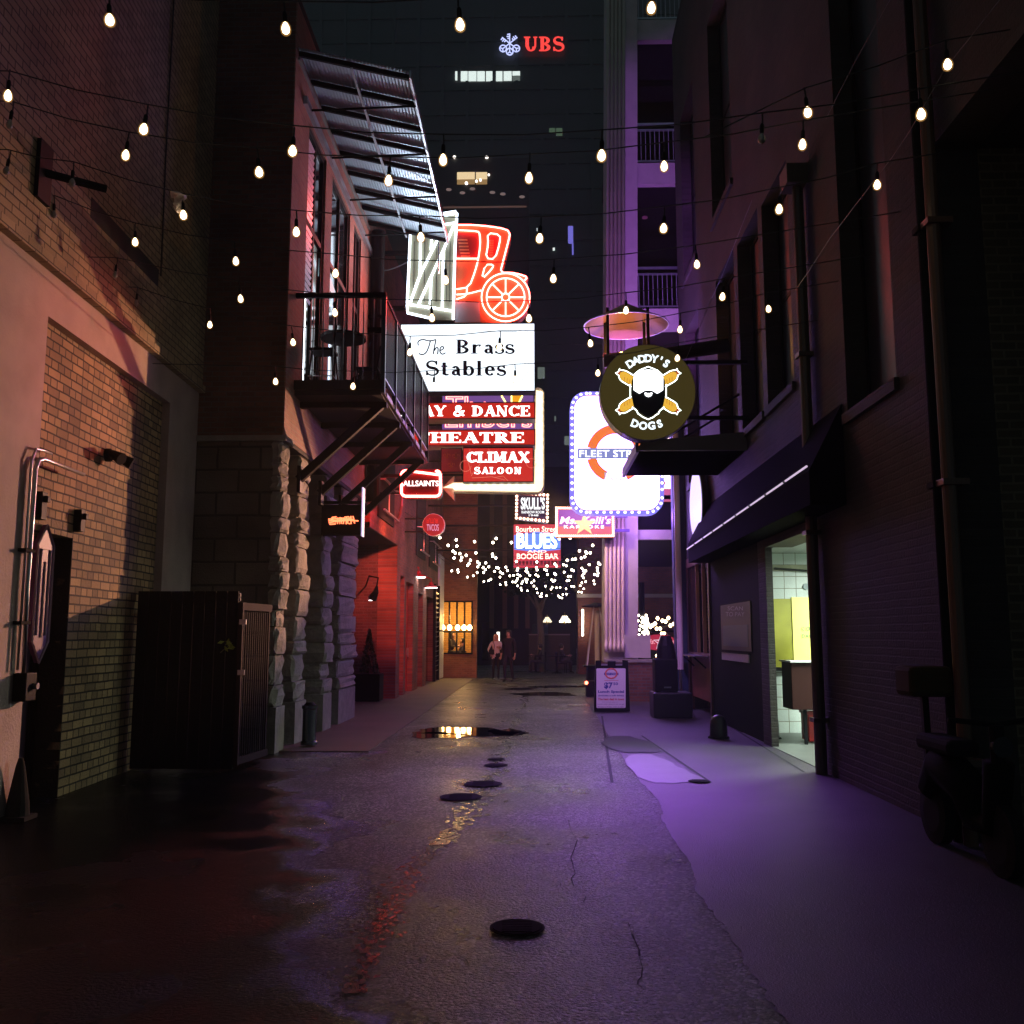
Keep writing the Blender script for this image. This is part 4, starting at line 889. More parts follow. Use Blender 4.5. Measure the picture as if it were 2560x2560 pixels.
MB().lathe((3.02, c.y - .4, .9), [(.065, 0), (.065, 6.2)], 12).build('pipe', mat('spout', (.6, .5, .52), .4), t); MB().lathe((3.02, c.y - .4, .0), [(.03, .0), (.03, .9)], 10).build('foot', M_steel, t)
t = thing('blue_pilaster', 'dark blue painted pilaster between downspout and service window', 'pilaster', (3.3, 21.4, 0))
MB().box(3.12, XR - .01, 21.3, 21.6, 0, 7).build('shaft', mat('navy', (.015, .03, .07), .5), t); MB().box(3.08, XR - .01, 21.26, 21.62, 0, .3).build('base', M_blackm, t)
# glass-lidded dark scooter in the archway gloom
c = ong(2330, 1850); t = thing('parked_scooter', 'parked scooter with a tan seat box, almost lost in the dark archway', 'scooter', (c.x, c.y, 0))
x, y = 3.12, 7.1
for dy in (-.5, .55):
    wl = MB().lathe((x, y + dy, .24), [(.15, -.05), (.24, -.04), (.24, .04), (.15, .05)], 20, 'x').build('wheel', M_blackm, t); MB().lathe((x, y + dy, .24), [(.13, -.03), (.13, .03)], 14, 'x').build('hub', M_blackm, wl)
MB().tube([(x, y + .6, .42), (x, y + .35, .62), (x, y - .05, .5), (x, y - .1, .3), (x, y - .4, .3), (x, y - .5, .75)], [.12, .16, .14, .09, .09, .1], 12).build('body', mat('scooter_dark', (.004, .006, .005), .8, spec=.06), t, smooth=True)
MB().box(x - .12, x + .12, y + .0, y + .62, .72, .84).build('seat', M_blackm, t, bevel=.04)
MB().box(x - .17, x + .17, y + .5, y + .85, 1.12, 1.36).build('seat_box', mat('tan_box', (.05, .036, .016), .8, spec=.1), t, bevel=.04)
MB().bar((x, y + .66, .6), (x, y + .68, 1.13), .05).build('rack', M_black, t)
MB().tube([(x - .3, y - .45, 1.03), (x, y - .5, 1.0), (x + .24, y - .45, 1.03)], .018, 6).build('handlebar', M_blackm, t); MB().tube([(x, y - .5, .7), (x, y - .5, 1.0)], .05, 8).build('column', M_black, t)
t_ = MB().tube([(x, y - .58, .86), (x, y - .52, .86)], [.07, .06], 12).build('headlight', M_glass, t)

# ============================================================ parking block with the violet-lit column
pk = thing('parking_block', 'tall concrete parking block with violet-lit column, slabs and steel railings', 'building', (2.1, 24, 0))
lean = lambda b: (setattr(b, 'v', [Vector((v.x + max(0, v.z - 1.5) * .0165, v.y, v.z)) for v in b.v]), b)[1]
lean(MB().box(1.71, 2.56, 24, 25, .95, 24)).build('column', M_conc, pk)
MB().box(2.2, 2.86, 23.86, 25.1, 1.05, 1.62).build('pedestal', M_conc, pk)
for k in range(5): x = 1.76 + k * .105; lean(MB().tube([(x, 23.95, 24), (x, 23.95, 1.55), (x, 23.9, 1.42), (x - .02, 23.75, 1.36), (x - .02, 23.72, 1.2)], .05, 8)).build('pipe', mat('column_pipe', (.45, .36, .30), .5, var=.2), pk, smooth=True)
for (z0, z1) in ((4.05, 4.3), (9.62, 10.2), (13.7, 14.3), (17.9, 18.5)):
    MB().box(2.56, 9, 24.1, 24.3, z0, z1).build('slab_edge', M_conc, pk); MB().box(2.56, 9, 24.3, 34, z0 + .02, z1 - .02).build('slab', mat('slab_shade', (.012, .010, .012), .9, spec=.1), pk)  # slab body darker than its edge: unlit soffit shade put into the colour
    if z0 > 5:
        rl_ = MB(); rl_.box(2.58, 9, 24.14, 24.2, z1 + 1.12, z1 + 1.18); rl_.box(2.58, 9, 24.14, 24.2, z1 + .96, z1 + 1.0); rl_.box(2.58, 9, 24.14, 24.2, z1 + .06, z1 + .1); o = rl_.build('railing', M_galv, pk)
        b = MB(); [b.box(2.64 + .125 * k, 2.655 + .125 * k, 24.16, 24.18, z1 + .1, z1 + .96) for k in range(40)]; b.build('baluster', mat('baluster_galv', (.4, .4, .45), .4, .5), o)
for z in (7.0, 11.0, 15.0): MB().box(3.2, 9, 33, 33.2, z - 2, z + 3).build('back_wall', M_dark, pk)
for (px, py) in ((1627, 476), (1612, 544)): c = at(px, py, 26); MB().lathe(c, [(.08, -.02), (.08, .02)], 12).build('ceiling_disc', mat('disc_dim', (.4, .2, .2), .5), pk)
b = MB(); b.box(1.71, 3.25, 23.5, 23.8, .0, .95); t = thing('low_brick_wall', 'low red brick wall under the violet column', 'wall', (2.4, 23.5, 0)); b.build('wall', M_rby, t); MB().box(1.68, 3.28, 23.47, 23.83, .95, 1.02).build('coping', M_stone, t)

# ============================================================ the dark tower and its lit windows
tw = thing('office_tower', 'huge dark office tower with a few lit windows high above the alley', 'building', (0, 120, 0))
TW = 120.0
MB().box(-40, 45, TW, TW + 30, 0, 118).build('wall', mat('tower_wall', (.035, .036, .04), .6), tw)
b = MB(); [b.box(-40, 45, TW - .25, TW - .002, 3.6 * k, 3.6 * k + 1.1) for k in range(3, 32)]; b.build('floor_bands', mat('tower_band', (.037, .036, .037), .7, var=.3, vscale=.3), tw)
b = MB(); [b.box(-40 + 3.4 * k, -39.6 + 3.4 * k, TW - .4, TW - .251, 8, 118) for k in range(26)]; b.build('mullions', mat('tower_mullion', (.034, .035, .039), .6), tw)
eW = emis('win_white', (.82, .95, .9), 1.1); eA = emis('win_warm', (1, .75, .42), .9); eG = emis('win_green', (.16, .26, .16), .35); eB = emis('win_blue', (.25, .22, .95), .7); eD = emis('win_dim', (.45, .55, .5), .25)
for x0, y0, x1, y1, m_ in ((1138, 178, 1143, 199, eW), (1152, 178, 1169, 201, eW), (1171, 178, 1191, 201, eW), (1193, 178, 1212, 201, eW), (1215, 178, 1231, 201, eW), (1240, 178, 1256, 201, eW), (1259, 178, 1279, 200, eW), (1281, 178, 1300, 188, eW), (1281, 189, 1300, 200, eD),
                           (1373, 320, 1388, 330, eG), (1390, 320, 1406, 338, eG), (1342, 570, 1343.5, 576, eW), (1382, 619, 1387, 625, eW), (1420, 565, 1433, 608, eB), (1430, 608, 1434, 636, eB), (1344, 918, 1362, 946, eD), (1411, 1090, 1430, 1112, eD), (1386, 1040, 1390, 1052, eD), (1330, 1060, 1336, 1072, eG)):
    a, c = at(x0, y0, TW - .45), at(x1, y1, TW - .45); b = MB().box(a.x, c.x, TW - .45, TW - .26, c.z, a.z)
    b.build('lit_window', m_, tw)
# mid-distance terrace block with the warm room
tb = thing('terrace_block', 'dark mid-rise block with one warm lit room and small ceiling spots', 'building', (-1, 70, 0)); D = 70.0
a, c = at(1118, 385, D), at(1425, 385, D); zt_ = at(1250, 480, D).z
MB().box(-12, at(1322, 500, D).x, D, D + 12, 0, at(1250, 395, D).z).build('wall', mat('terrace_wall', (.03, .026, .022), .7), tb)
for x0, x1 in ((1143, 1187), (1190, 1218)): a, c = at(x0, 432, D), at(x1, 449, D); MB().box(a.x, c.x, D - .1, D - .002, c.z, a.z).build('lit_window', eA, tb); e_ = at(x1, 461, D); MB().box(a.x, c.x, D - .1, D - .002, e_.z, c.z - .02).build('lit_window', emis('win_amber', (.5, .3, .12), .6), tb)
for px, py, r in ((1166, 458, .12), (1191, 453, .1), (1201, 450, .1), (1222, 437, .08), (1136, 393, .12), (1217, 393, .12)): c = at(px, py, D - .15); MB().lathe(c, [(r, -.05), (r, .05)], 10, 'y').build('spot_lamp', emis('spot_white', (1, .9, .8), 3), tb)
for px, py in ((1122, 474), (1156, 482), (1181, 472), (1231, 481), (1257, 485), (1305, 492)): c = at(px, py, D - .3); MB().lathe(c, [(.22, -.02), (.22, .02)], 10).build('ceiling_disc', emis('disc_faint', (.5, .35, .33), .35), tb)
a, c = at(1108, 518, D - .4), at(1316, 518, D - .4); MB().box(a.x, c.x, D - .4, D - .3, a.z - .06, a.z + .06).build('handrail', emis('rail_glint', (.3, .16, .13), .25), tb)  # glint of the rail put in as a faint glow

# ============================================================ far end of the alley
D = 36.4
fb = thing('far_brick_building', 'orange-lit brick building with a glazed front closing the alley end', 'building', (-4, D, 0))
xA, xB = at(1095, 1600, D).x - 3, at(1182, 1600, D).x
a = at(1105, 1502, D); c = at(1180, 1607, D)
b = MB(); b.box(xA - 6, xB + .15, D, D + .4, 0, .9); b.box(xA - 6, a.x, D, D + .4, .9, 12); b.box(c.x, xB + .15, D, D + .4, .9, 12); b.box(a.x, c.x, D, D + .4, a.z, 12); b.build('wall', M_far, fb)
MB().box(a.x - .35, a.x - .3, D + .4, D + 2.4, 0, 4.1).build('side_wall', M_dark, fb); MB().box(c.x - .0, c.x + .05, D + .4, D + 2.2, 0, 4.1).build('side_wall', M_dark, fb); MB().box(a.x - .3, c.x, D + .4, D + 2.2, 4.0, 4.1).build('room_ceiling', M_dark, fb)
MB().box(a.x - .3, c.x + .0, D + 2.2, D + 2.4, 0, 4).build('inner_brick_wall', brick('inner_brick', (.75, .42, .12), (.6, .32, .08), (.4, .25, .1), 'xz', var=.3), fb)
f = MB(); n = 4
for k in range(n + 1): x = a.x + (c.x - a.x) * k / n; f.box(x - .03, x + .03, D - .05, D + .05, .9, a.z)
for z in (a.z - .03, 1.75, .93): f.box(a.x, c.x, D - .04, D + .04, z - .03, z + .03)
f.build('window', M_black, fb)
t = thing('window_lights', 'row of five bright warm bulbs under the window head at the alley end', 'string light', (a.x, D, 3))
MB().tube([at(1100, 1560, D - .35), at(1140, 1564, D - .35), at(1182, 1562, D - .35)], .012, 4).build('wire', M_wire, t)
lp_ = bpy.data.lights.new('window_glow', 'POINT'); lp_.color = (1, .55, .16); lp_.energy = 130; lp_.shadow_soft_size = .1; lo_ = bpy.data.objects.new('window_glow', lp_); COL.objects.link(lo_); lo_.parent = t; lo_.location = Vector(((a.x + c.x) / 2, D + .9, 2.3)) - root_org(t)
for px in (1107, 1124, 1144, 1160, 1174): c_ = at(px, 1568, D - .35); MB().lathe(c_, [(.03, -.12), (.085, -.06), (.085, .02), (.03, .09)], 10).build('bulb', emis('amber_bulb', (1, .62, .22), 30), t)
M_night = mat('far_dark', (.02, .018, .017), .8)
t = thing('far_dark_building', 'dark shopfront building behind the standing couple', 'building', (1, 52, 0))
b = MB(); b.box(at(1182, 1500, 52).x, at(1440, 1500, 52).x, 52, 53, 0, 11); b.build('wall', M_night, t)
for px in (1230, 1262, 1290, 1318): x = at(px, 1300, 51.8).x; MB().box(x - .12, x + .12, 51.7, 52, 2, 11).build('pilaster', mat('pilaster_dim', (.16, .08, .05), .6), t)
for px0, px1, py0, py1 in ((1205, 1222, 1555, 1650), (1330, 1370, 1560, 1640)): a, c = at(px0, py0, 51.9), at(px1, py1, 51.9); MB().box(a.x, c.x, 51.9, 51.98, c.z, a.z).build('shop_window', M_glass, t)
a, c = at(1187, 1562, 44), at(1190, 1620, 44); t = thing('neon_tube', 'upright pale blue neon tube at the dark shopfront', 'neon light', a)
MB().tube([a, c], .05, 6).build('tube', emis('neon_paleblue', (.35, .6, .8), 1.0), t); MB().box(a.x - .1, a.x + .1, 44.06, 44.1, c.z - .1, a.z + .1).build('backing', M_black, t)
a, c = at(1242, 1580, 50), at(1249, 1602, 50); t = thing('lit_doorway', 'narrow bright white doorway behind the blonde woman', 'doorway', a)
MB().box(a.x, c.x, 50, 50.05, c.z, a.z).build('opening', emis('door_white', (1, .95, .85), 3), t); MB().box(a.x - .08, c.x + .08, 50.06, 50.1, c.z, a.z + .1).build('frame', M_black, t)
t = thing('far_corner_building', 'dim red brick building behind the patio heater', 'building', (3, 40, 0))
b = MB(); b.box(at(1445, 1500, 40).x, 14, 40, 41, 0, 9); b.build('wall', brick('far_red', (.30, .09, .05), (.2, .06, .035), (.14, .09, .08), 'xz', var=.5), t)
MB().box(at(1445, 1500, 40).x - .05, 14, 39.9, 39.99, 3.2, 3.35).build('string_course', M_conc, t)
# patio beyond the column
t = thing('patio_wall', 'dark planter wall closing the lit patio at the right', 'wall', (4, 30, 0)); MB().box(2.9, 9, 30, 30.3, 0, 1.1).build('wall', M_blackm, t); MB().box(2.85, 9, 29.95, 30.35, 1.1, 1.16).build('coping', M_blackm, t)
# pyramid patio heater
D = 27.0; c = ong(1494, 1735); x, y = c.x, c.y; t = thing('patio_heater', 'pyramid patio heater with glass tube beside the column', 'heater', (x, y, 0))
MB().box(x - .3, x + .3, y - .3, y + .3, .0, .75).build('base', M_black, t, bevel=.03)
MB().tube([(x, y, .8), (x, y, 2.3)], .07, 10).build('glass_tube', mat('heater_glass', (.6, .5, .35), .05, spec=.9), t)
for sx in (-1, 1):
    for sy in (-1, 1): MB().bar((x + sx * .3, y + sy * .3, .75), (x + sx * .08, y + sy * .08, 2.4), .03).build('corner_post', mat('heater_steel', (.6, .52, .4), .3, .9), t)
MB().lathe((x, y, 2.4), [(.42, 0), (.40, .03), (.05, .12)], 4).build('cap', M_black, t)
MB().box(x - .4, x + .4, y - .4, y + .4, .75, .79).build('table_ring', M_black, t)

# ============================================================ signs
W_ = emis('sign_white', (.86, .93, 1.0), 2.6)
def lightbox(name, label, D, px0, py0, px1, py1, depth, face, case=M_black, cat='sign', group=None, rim=4):
    a, c = at(px0, py0, D), at(px1, py1, D); t = thing(name, label, cat, ((a.x + c.x) / 2, D, c.z), group=group)
    u = unit(D) * rim
    MB().box(a.x - u, c.x + u, D + .004, D + depth, c.z - u, a.z + u).build('case', case, t)
    MB().box(a.x, c.x, D, D + .0035, c.z, a.z).build('face', face, t)
    return t, PlaneY(D)
def arm(t, z, x0, x1, y, r=.035, m=M_black, name='bracket_arm'): return MB().bar((x0, y, z), (x1, y, z), r, r).build(name, m, t)

# --- white lightbox with dark serif name
t, S = lightbox('lightbox_sign', 'large white lightbox sign with dark blue serif name over two lines', 20.0, 1003, 812, 1336, 976, .34, emis('brass_face', (.82, .91, 1.0), 1.7), M_blackm, rim=3)
ink = mat('navy_ink', (.012, .015, .06), .6)
place(serif('Brass', .19, .10, .05, .05), 1139, 849, 1287, 886, S, 'lettering', ink, t)
place(serif('Stables', .19, .10, .05, .05), 1065, 901, 1266, 941, S, 'lettering', ink, t)
grey = mat('grey_ink', (.05, .05, .09), .6)
T_ = [[(1046, 864), (1044, 854), (1056, 848), (1072, 853), (1084, 851), (1090, 849)], [(1076, 853), (1072, 868), (1066, 882), (1056, 888), (1047, 884)],
      [(1090, 850), (1086, 868), (1083, 886)], [(1085, 878), (1091, 868), (1096, 870), (1094, 886)], [(1100, 877), (1110, 872), (1108, 866), (1101, 868), (1099, 880), (1106, 887), (1114, 882)]]
tubes('script_lettering', T_, S, .014, grey, t, lift=.008, it=2)
fr = [[(1022, 826), (1290, 829), (1310, 822), (1325, 835), (1312, 846), (1312, 908), (1324, 912), (1322, 926), (1306, 950), (1290, 957), (1205, 958), (1190, 963), (1176, 950), (1160, 945), (1148, 950), (1137, 963), (1122, 957), (1060, 956)]]
tubes('ornamental_border', fr, S, .004, mat('rule_ink', (.45, .42, .45), .6), t, lift=.006)
for z in (at(1100, 830, 20).z, at(1100, 960, 20).z): arm(t, z, XF, at(1003, 900, 20).x, 20.2, .06)

# --- neon carriage leaving a white gate
K = lambda P: [(1000 + x * .18634, 520 + y * .18634) for x, y in P]
D = 20.1; S = PlaneY(D); t = thing('carriage_neon_sign', 'red neon carriage rolling out behind a white neon stable gate', 'neon sign', at(1180, 812, D))
arc = [(1418 + 330 * math.cos(R(a)), 1210 + 330 * math.sin(R(a))) for a in range(-32, 100, 11)]
body = [(735, 225), (1100, 240), (1420, 285), (1485, 350), (1482, 400), (1395, 740), (1348, 885), (1500, 880), (1640, 905), (1718, 937), (1690, 1000)] + arc + [(735, 1540)]
MB().prism([S(*p) for p in K(body)], (0, .32, 0)).build('carriage_board', mat('carriage_red', (.70, .20, .06), .6), t)
MB().prism([S(*p) + Vector((0, -.003, 0)) for p in K([(750, 1250), (1068, 1265), (1075, 1535), (735, 1535)])], (0, .0025, 0)).build('grey_board', mat('board_grey', (.45, .42, .45), .6), t)
MB().prism([S(*p) + Vector((0, -.004, 0)) for p in K([(770, 330), (1045, 340), (1060, 500), (1040, 680), (765, 675)])], (0, .0035, 0)).build('doorway_board', mat('deep_red', (.28, .012, .01), .6), t)
MB().prism([S(*p) + Vector((0, -.004, 0)) for p in K([(1180, 360), (1335, 380), (1330, 480), (1270, 690), (1160, 675), (1190, 500)])], (0, .0035, 0)).build('window_board', mat('deep_red2', (.45, .015, .012), .6), t)
b = MB()
for k in range(6): P = K([(775 + k * 8, 420 + 44 * k), (905 + k * 7, 420 + 44 * k), (907 + k * 7, 440 + 44 * k), (777 + k * 8, 440 + 44 * k)]); b.prism([S(*p) + Vector((0, -.009, 0)) for p in P], (0, .004, 0))
for k in range(11): P = K([(1200, 430 + 23 * k), (1258 - k, 430 + 23 * k), (1258 - k, 441 + 23 * k), (1200, 441 + 23 * k)]); b.prism([S(*p) + Vector((0, -.009, 0)) for p in P], (0, .004, 0))
b.build('seat_slats', mat('slat_orange', (.75, .28, .12), .5), t)
gate = [(140, 275), (300, 310), (580, 240), (590, 108), (758, 82), (775, 105), (722, 1530), (430, 1515), (110, 1440), (105, 1320), (125, 900)]
MB().prism([S(*p) + Vector((0, -.10, 0)) for p in K(gate)], (0, .08, 0)).build('gate_board', mat('gate_cream', (.38, .35, .22), .6, var=.2), t)
b = MB()
for x in (200, 340, 500, 635, 680): q = K([(x - 4, 470), (x + 2, 470), (x - 6, 1280), (x - 12, 1280)]); b.prism([S(*p) + Vector((0, -.103, 0)) for p in q], (0, .0025, 0))
b.build('board_gap', M_dark, t)
nw = emis('neon_white', (.72, .84, 1.0), 4.5); nr = emis('neon_red', (1.0, .09, .075), 24)
gl = [[(590, 112), (757, 84), (772, 110), (745, 600), (722, 1525)], [(600, 140), (730, 118)], [(150, 275), (150, 380), (127, 900), (108, 1310)], [(110, 1322), (715, 1412)], [(106, 1330), (112, 1438), (430, 1512)], [(150, 275), (300, 310), (590, 262), (745, 238)],
      [(548, 392), (280, 930), (150, 1300)], [(728, 275), (600, 580), (262, 1320)], [(285, 480), (280, 950)], [(440, 372), (425, 600)], [(425, 985), (415, 1320)], [(590, 600), (575, 1370)]]
tubes('white_tube', [K(x) for x in gl], S, .028, nw, t, lift=.15)
cl = [[(785, 240), (1000, 240), (1250, 265), (1430, 300), (1472, 350), (1470, 400), (1380, 740), (1345, 878), (1500, 880), (1620, 905), (1712, 940), (1668, 985)], [(785, 310), (1050, 322), (1072, 360), (1080, 500), (1052, 700), (1010, 860), (930, 1075), (760, 1100)],
      [(760, 690), (1045, 690)], [(1175, 345), (1345, 370), (1340, 480), (1275, 700), (1150, 685), (1185, 500), (1175, 345)], [(1145, 770), (1260, 770), (1235, 830), (1095, 975), (1145, 770)], [(900, 1085), (895, 1190), (760, 1235)], [(760, 1172), (900, 1165), (1095, 1115)]]
tubes('red_tube', [K(x) for x in cl], S, .018, nr, t, lift=.05, it=1)
wl = [circ(1418, 1210, 322, 36) , circ(1418, 1210, 255, 32), circ(1418, 1210, 52, 14)]
wl = [x + [x[0]] for x in wl] + [[(1418 + 60 * math.cos(R(a)), 1210 + 60 * math.sin(R(a))), (1418 + 248 * math.cos(R(a)), 1210 + 248 * math.sin(R(a)))] for a in range(0, 360, 45)]
tubes('wheel_tube', [K(x) for x in wl], S, .017, nr, t, lift=.06)
spot(t, 'red_glow', S(1150, 690) + Vector((-.1, -.35, 0)), (XF, 16.8, 7.9), (1, .17, .14), 380, 90, .7, .15)  # added spot, strengthens the neon's red on the brick piers
spot(t, 'white_glow', S(1085, 806) + Vector((-.05, -.4, 0)), (-2.3, 17.6, 10.1), (.72, .86, 1), 330, 110, .8, .15)  # added spot, strengthens the gate's white light on the canopy sheet
for z in (8.9, 10.2): arm(t, z, XF, at(1018, 700, D).x, D + .2, .09)
tubes('supply_cable', [[(930, 668), (960, 674), (990, 664), (1016, 652)]], S, .015, mat('cable_grey', (.3, .3, .32), .4), t, lift=-.1, it=2)

# --- red serif panels
redf = emis('panel_red', (.90, .035, .02), .62); lw_ = emis('letter_white', (1, .93, .9), 3.0)
D = 21.4
t, S = lightbox('red_panel_sign', 'long red panel sign with white serif capitals about dance, topmost of the red panels', D, 1030, 1009, 1336, 1044, .5, redf, mat('case_grey', (.22, .17, .15), .5), group='red serif panel signs', rim=3)
place(serif('PLAY & DANCE', .24, .09, .09, .03), 1002, 1013, 1325, 1042, S, 'lettering', lw_, t); arm(t, at(1100, 1026, D).z, XF, at(1030, 1026, D).x, D + .3, .1)
t, S = lightbox('red_panel_sign', 'long red panel sign with white serif capitals naming a theatre', D, 1030, 1077, 1336, 1111, .5, redf, mat('case_grey', (.22, .17, .15), .5), group='red serif panel signs', rim=3)
place(serif('THEATRE', .24, .09, .09, .03), 1040, 1080, 1310, 1108, S, 'lettering', lw_, t); arm(t, at(1100, 1094, D).z, XF, at(1030, 1094, D).x, D + .3, .1)
t, S = lightbox('saloon_sign', 'red square sign with white slab capitals and faint line drawing, below the theatre panel', D + .1, 1159, 1121, 1332, 1203, .3, emis('saloon_red', (.86, .04, .03), .7), rim=2)
place(serif('CLIMAX', .27, .13, .13, .04), 1167, 1128, 1323, 1158, S, 'lettering', lw_, t); place(serif('SALOON', .27, .13, .13, .16), 1186, 1167, 1303, 1186, S, 'lettering', lw_, t)
tubes('line_drawing', [[(1163, 1140), (1172, 1160), (1178, 1185)], circ(1164, 1165, 14, 12), [(1178, 1190), (1188, 1175), (1200, 1160), (1204, 1148)], [(1180, 1195), (1230, 1192), (1262, 1200)], circ(1328, 1158, 12, 12), [(1175, 1122), (1174, 1132)], [(1222, 1122), (1224, 1130)], [(1236, 1194), (1258, 1190), (1270, 1202)]], S, .005, emis('line_pink', (1, .3, .2), .8), t, lift=.006)
MB().box(XF, at(1159, 1160, D + .3).x, D + .25, D + .3, at(1159, 1185, D).z, at(1159, 1180, D).z).build('bracket_arm', M_black, t)
t, S = lightbox('emblem_sign', 'small mauve panel with three faint fleur-de-lis beside the saloon sign', D + .12, 1104, 1122, 1153, 1179, .06, mat('mauve_panel', (.30, .14, .17), .5), rim=1.5)
gold = mat('dull_gold', (.55, .35, .2), .5)
fl = []
for cx, cy in ((1117, 1138), (1140, 1139), (1128, 1161)):
    fl += [[(cx, cy - 8), (cx - 2.5, cy - 3), (cx, cy + 4), (cx + 2.5, cy - 3), (cx, cy - 8)], [(cx - 1, cy + 4), (cx - 4, cy - 3), (cx - 8, cy - 2), (cx - 8, cy + 2)], [(cx + 1, cy + 4), (cx + 4, cy - 3), (cx + 8, cy - 2), (cx + 8, cy + 2)], [(cx - 5, cy + 5), (cx + 5, cy + 5)], [(cx, cy + 5), (cx - 2, cy + 9)], [(cx, cy + 5), (cx + 2, cy + 9)]]
tubes('fleur_emblem', fl, S, .007, gold, t, lift=.006); arm(t, at(1104, 1150, D).z, XF, at(1104, 1150, D).x, D + .16, .03)
# --- violet sign with red neon letters, behind the panels
t, S = lightbox('violet_neon_sign', 'violet board with red neon lettering half hidden behind the red panels', D + 1.0, 1106, 985, 1334, 1076, .2, emis('violet_board', (.30, .13, .50), .55), rim=2)
nr2 = emis('neon_pinkred', (1, .22, .18), 5)
place(sans('The', 0, .02), 1115, 992, 1228, 1036, S, 'neon_lettering', nr2, t, lift=.05); place(sans('Embers', 0, .02), 1113, 1030, 1330, 1070, S, 'neon_lettering', nr2, t, lift=.05)
S2 = PlaneY(D + .97)
MB().prism([S2(*p) for p in ((1276, 988), (1304, 988), (1302, 1012), (1286, 1012))], (0, .02, 0)).build('drink_emblem', emis('amber_emblem', (1, .4, .02), .9), t)
tubes('emblem_outline', [[(1254, 990), (1266, 1010)], [(1306, 990), (1296, 1010)], [(1279, 990), (1279, 1010)]], S2, .018, emis('neon_yellow', (1, .85, .2), 4), t, lift=.03)
arm(t, at(1106, 1060, D + 1).z, XF, at(1106, 1060, D + 1).x, D + 1.1, .05)
# --- bulb-lined arrow
D = 21.9; S = PlaneY(D); t = thing('arrow_sign', 'warm white bulb-lined arrow bending under the red panels to point left', 'arrow sign', at(1240, 1230, D))
ar = [(1337, 972), (1344, 968), (1352, 970), (1360, 980), (1361, 1215), (1356, 1228), (1345, 1233), (1135, 1229), (1135, 1249), (1106, 1219), (1135, 1189), (1135, 1205), (1334, 1207)]
MB().prism([S(*p) for p in ar], (0, .3, 0)).build('tray', mat('tray_cream', (.7, .6, .45), .5), t)
MB().prism([S(*p) + Vector((0, -.006, 0)) for p in ((1340, 975), (1357, 980), (1358, 1215), (1352, 1227), (1344, 1230), (1136, 1226), (1133, 1221), (1108, 1219), (1134, 1207), (1336, 1210))], (0, .005, 0)).build('glow_face', emis('arrow_glow', (1, .80, .52), 1.8), t)
bm = MB().lathe((0, 0, 0), [(.03, -.0), (.055, -.04), (.045, -.08), (.01, -.1)], 8, 'y').build('bulb', emis('arrow_bulb', (1, .85, .6), 8)); bm.parent = t
ps = [(1350, 985 + 19 * k) for k in range(12)] + [(1330 - 19 * k, 1218) for k in range(11)]
bm.location = S(*ps[0]) - root_org(t)
for p in ps[1:]: inst('bulb', bm, t, S(*p))
arm(t, at(1200, 1218, D).z, XF, at(1110, 1218, D).x, D + .2, .06)
spot(t, 'added_spot', S(1358, 1225) + Vector((.1, .35, -.1)), (1.9, 24, 2.6), (1.0, .62, .34), 420, 80, .7)  # added warm spot without a fixture, lights the column pipes
# --- rounded red neon box
D = 19.6; S = PlaneY(D); t = thing('rounded_neon_sign', 'dark red box sign with white rounded neon outline and white capitals', 'neon sign', at(1052, 1245, D))
MB().prism([S(*p) for p in rrect(1000, 1173, 1105, 1246, 13)], (0, .22, 0)).build('case', mat('maroon', (.10, .006, .012), .4), t)
tubes('outline_tube', [rrect(1004, 1177, 1101, 1241, 11) + [(1101, 1188)]], S, .026, emis('neon_pinkwhite', (1, .085, .07), 28), t, lift=.03, close=True)
place(sans('ALLSAINTS', .02), 1008, 1202, 1097, 1216, S, 'lettering', emis('letter_pinkwhite', (1, .75, .72), 3), t, lift=.03)
for dz in (-.18, .18): arm(t, at(1052, 1210, D).z + dz, XF, at(1000, 1210, D).x, D + .1, .035)
spot(t, 'added_spot', S(1000, 1209) + Vector((-.03, .1, 0)), (XF, 21.2, 5.0), (1, .05, .05), 260, 150, .6, .1)  # added red spot behind the sign, reddens the wall beside it
spot(t, 'added_spot', S(1060, 1248) + Vector((0, .25, -.05)), (XF, 26.5, 3.4), (1, .16, .10), 1900, 62, .8, .1)  # second added red spot, aimed along the red brick wall
# --- black box with scrawled orange lettering
D = 15.5; S = PlaneY(D); a, c = at(818, 1262, D), at(902, 1337, D); t = thing('scrawl_sign', 'black box sign with scrawled struck-through orange neon lettering under the balcony', 'neon sign', c)
MB().box(XF + .02, c.x, D, D + .2, c.z, a.z).build('case', M_black, t)
MB().box(c.x + .002, c.x + .02, D + .0, D + .2, c.z - .02, a.z + .3).build('edge_strip', emis('edge_lav', (.55, .45, .8), .9), t)
Q = lambda P: [(780 + x * .18634, 1080 + y * .18634) for x, y in P]
sc = [[(330, 1140), (270, 1150), (262, 1180), (320, 1195), (318, 1235), (240, 1240)], [(345, 1235), (345, 1150), (375, 1235), (380, 1145)], [(400, 1150), (395, 1230), (425, 1232), (430, 1150)], [(440, 1145), (500, 1140)], [(468, 1145), (462, 1238)], [(520, 1150), (485, 1165), (482, 1225), (515, 1232)], [(525, 1130), (528, 1235)], [(552, 1130), (575, 1228)], [(525, 1185), (560, 1180)],
      [(222, 1172), (400, 1160), (555, 1178)], [(225, 1195), (420, 1180), (625, 1195)], [(230, 1222), (300, 1205), (570, 1180)]]
tubes('scrawl_lettering', [Q(x) for x in sc], S, .011, emis('neon_orange', (1, .18, .07), 3.2), t, lift=.02)
arm(t, a.z + .05, XF, c.x, D + .1, .05)
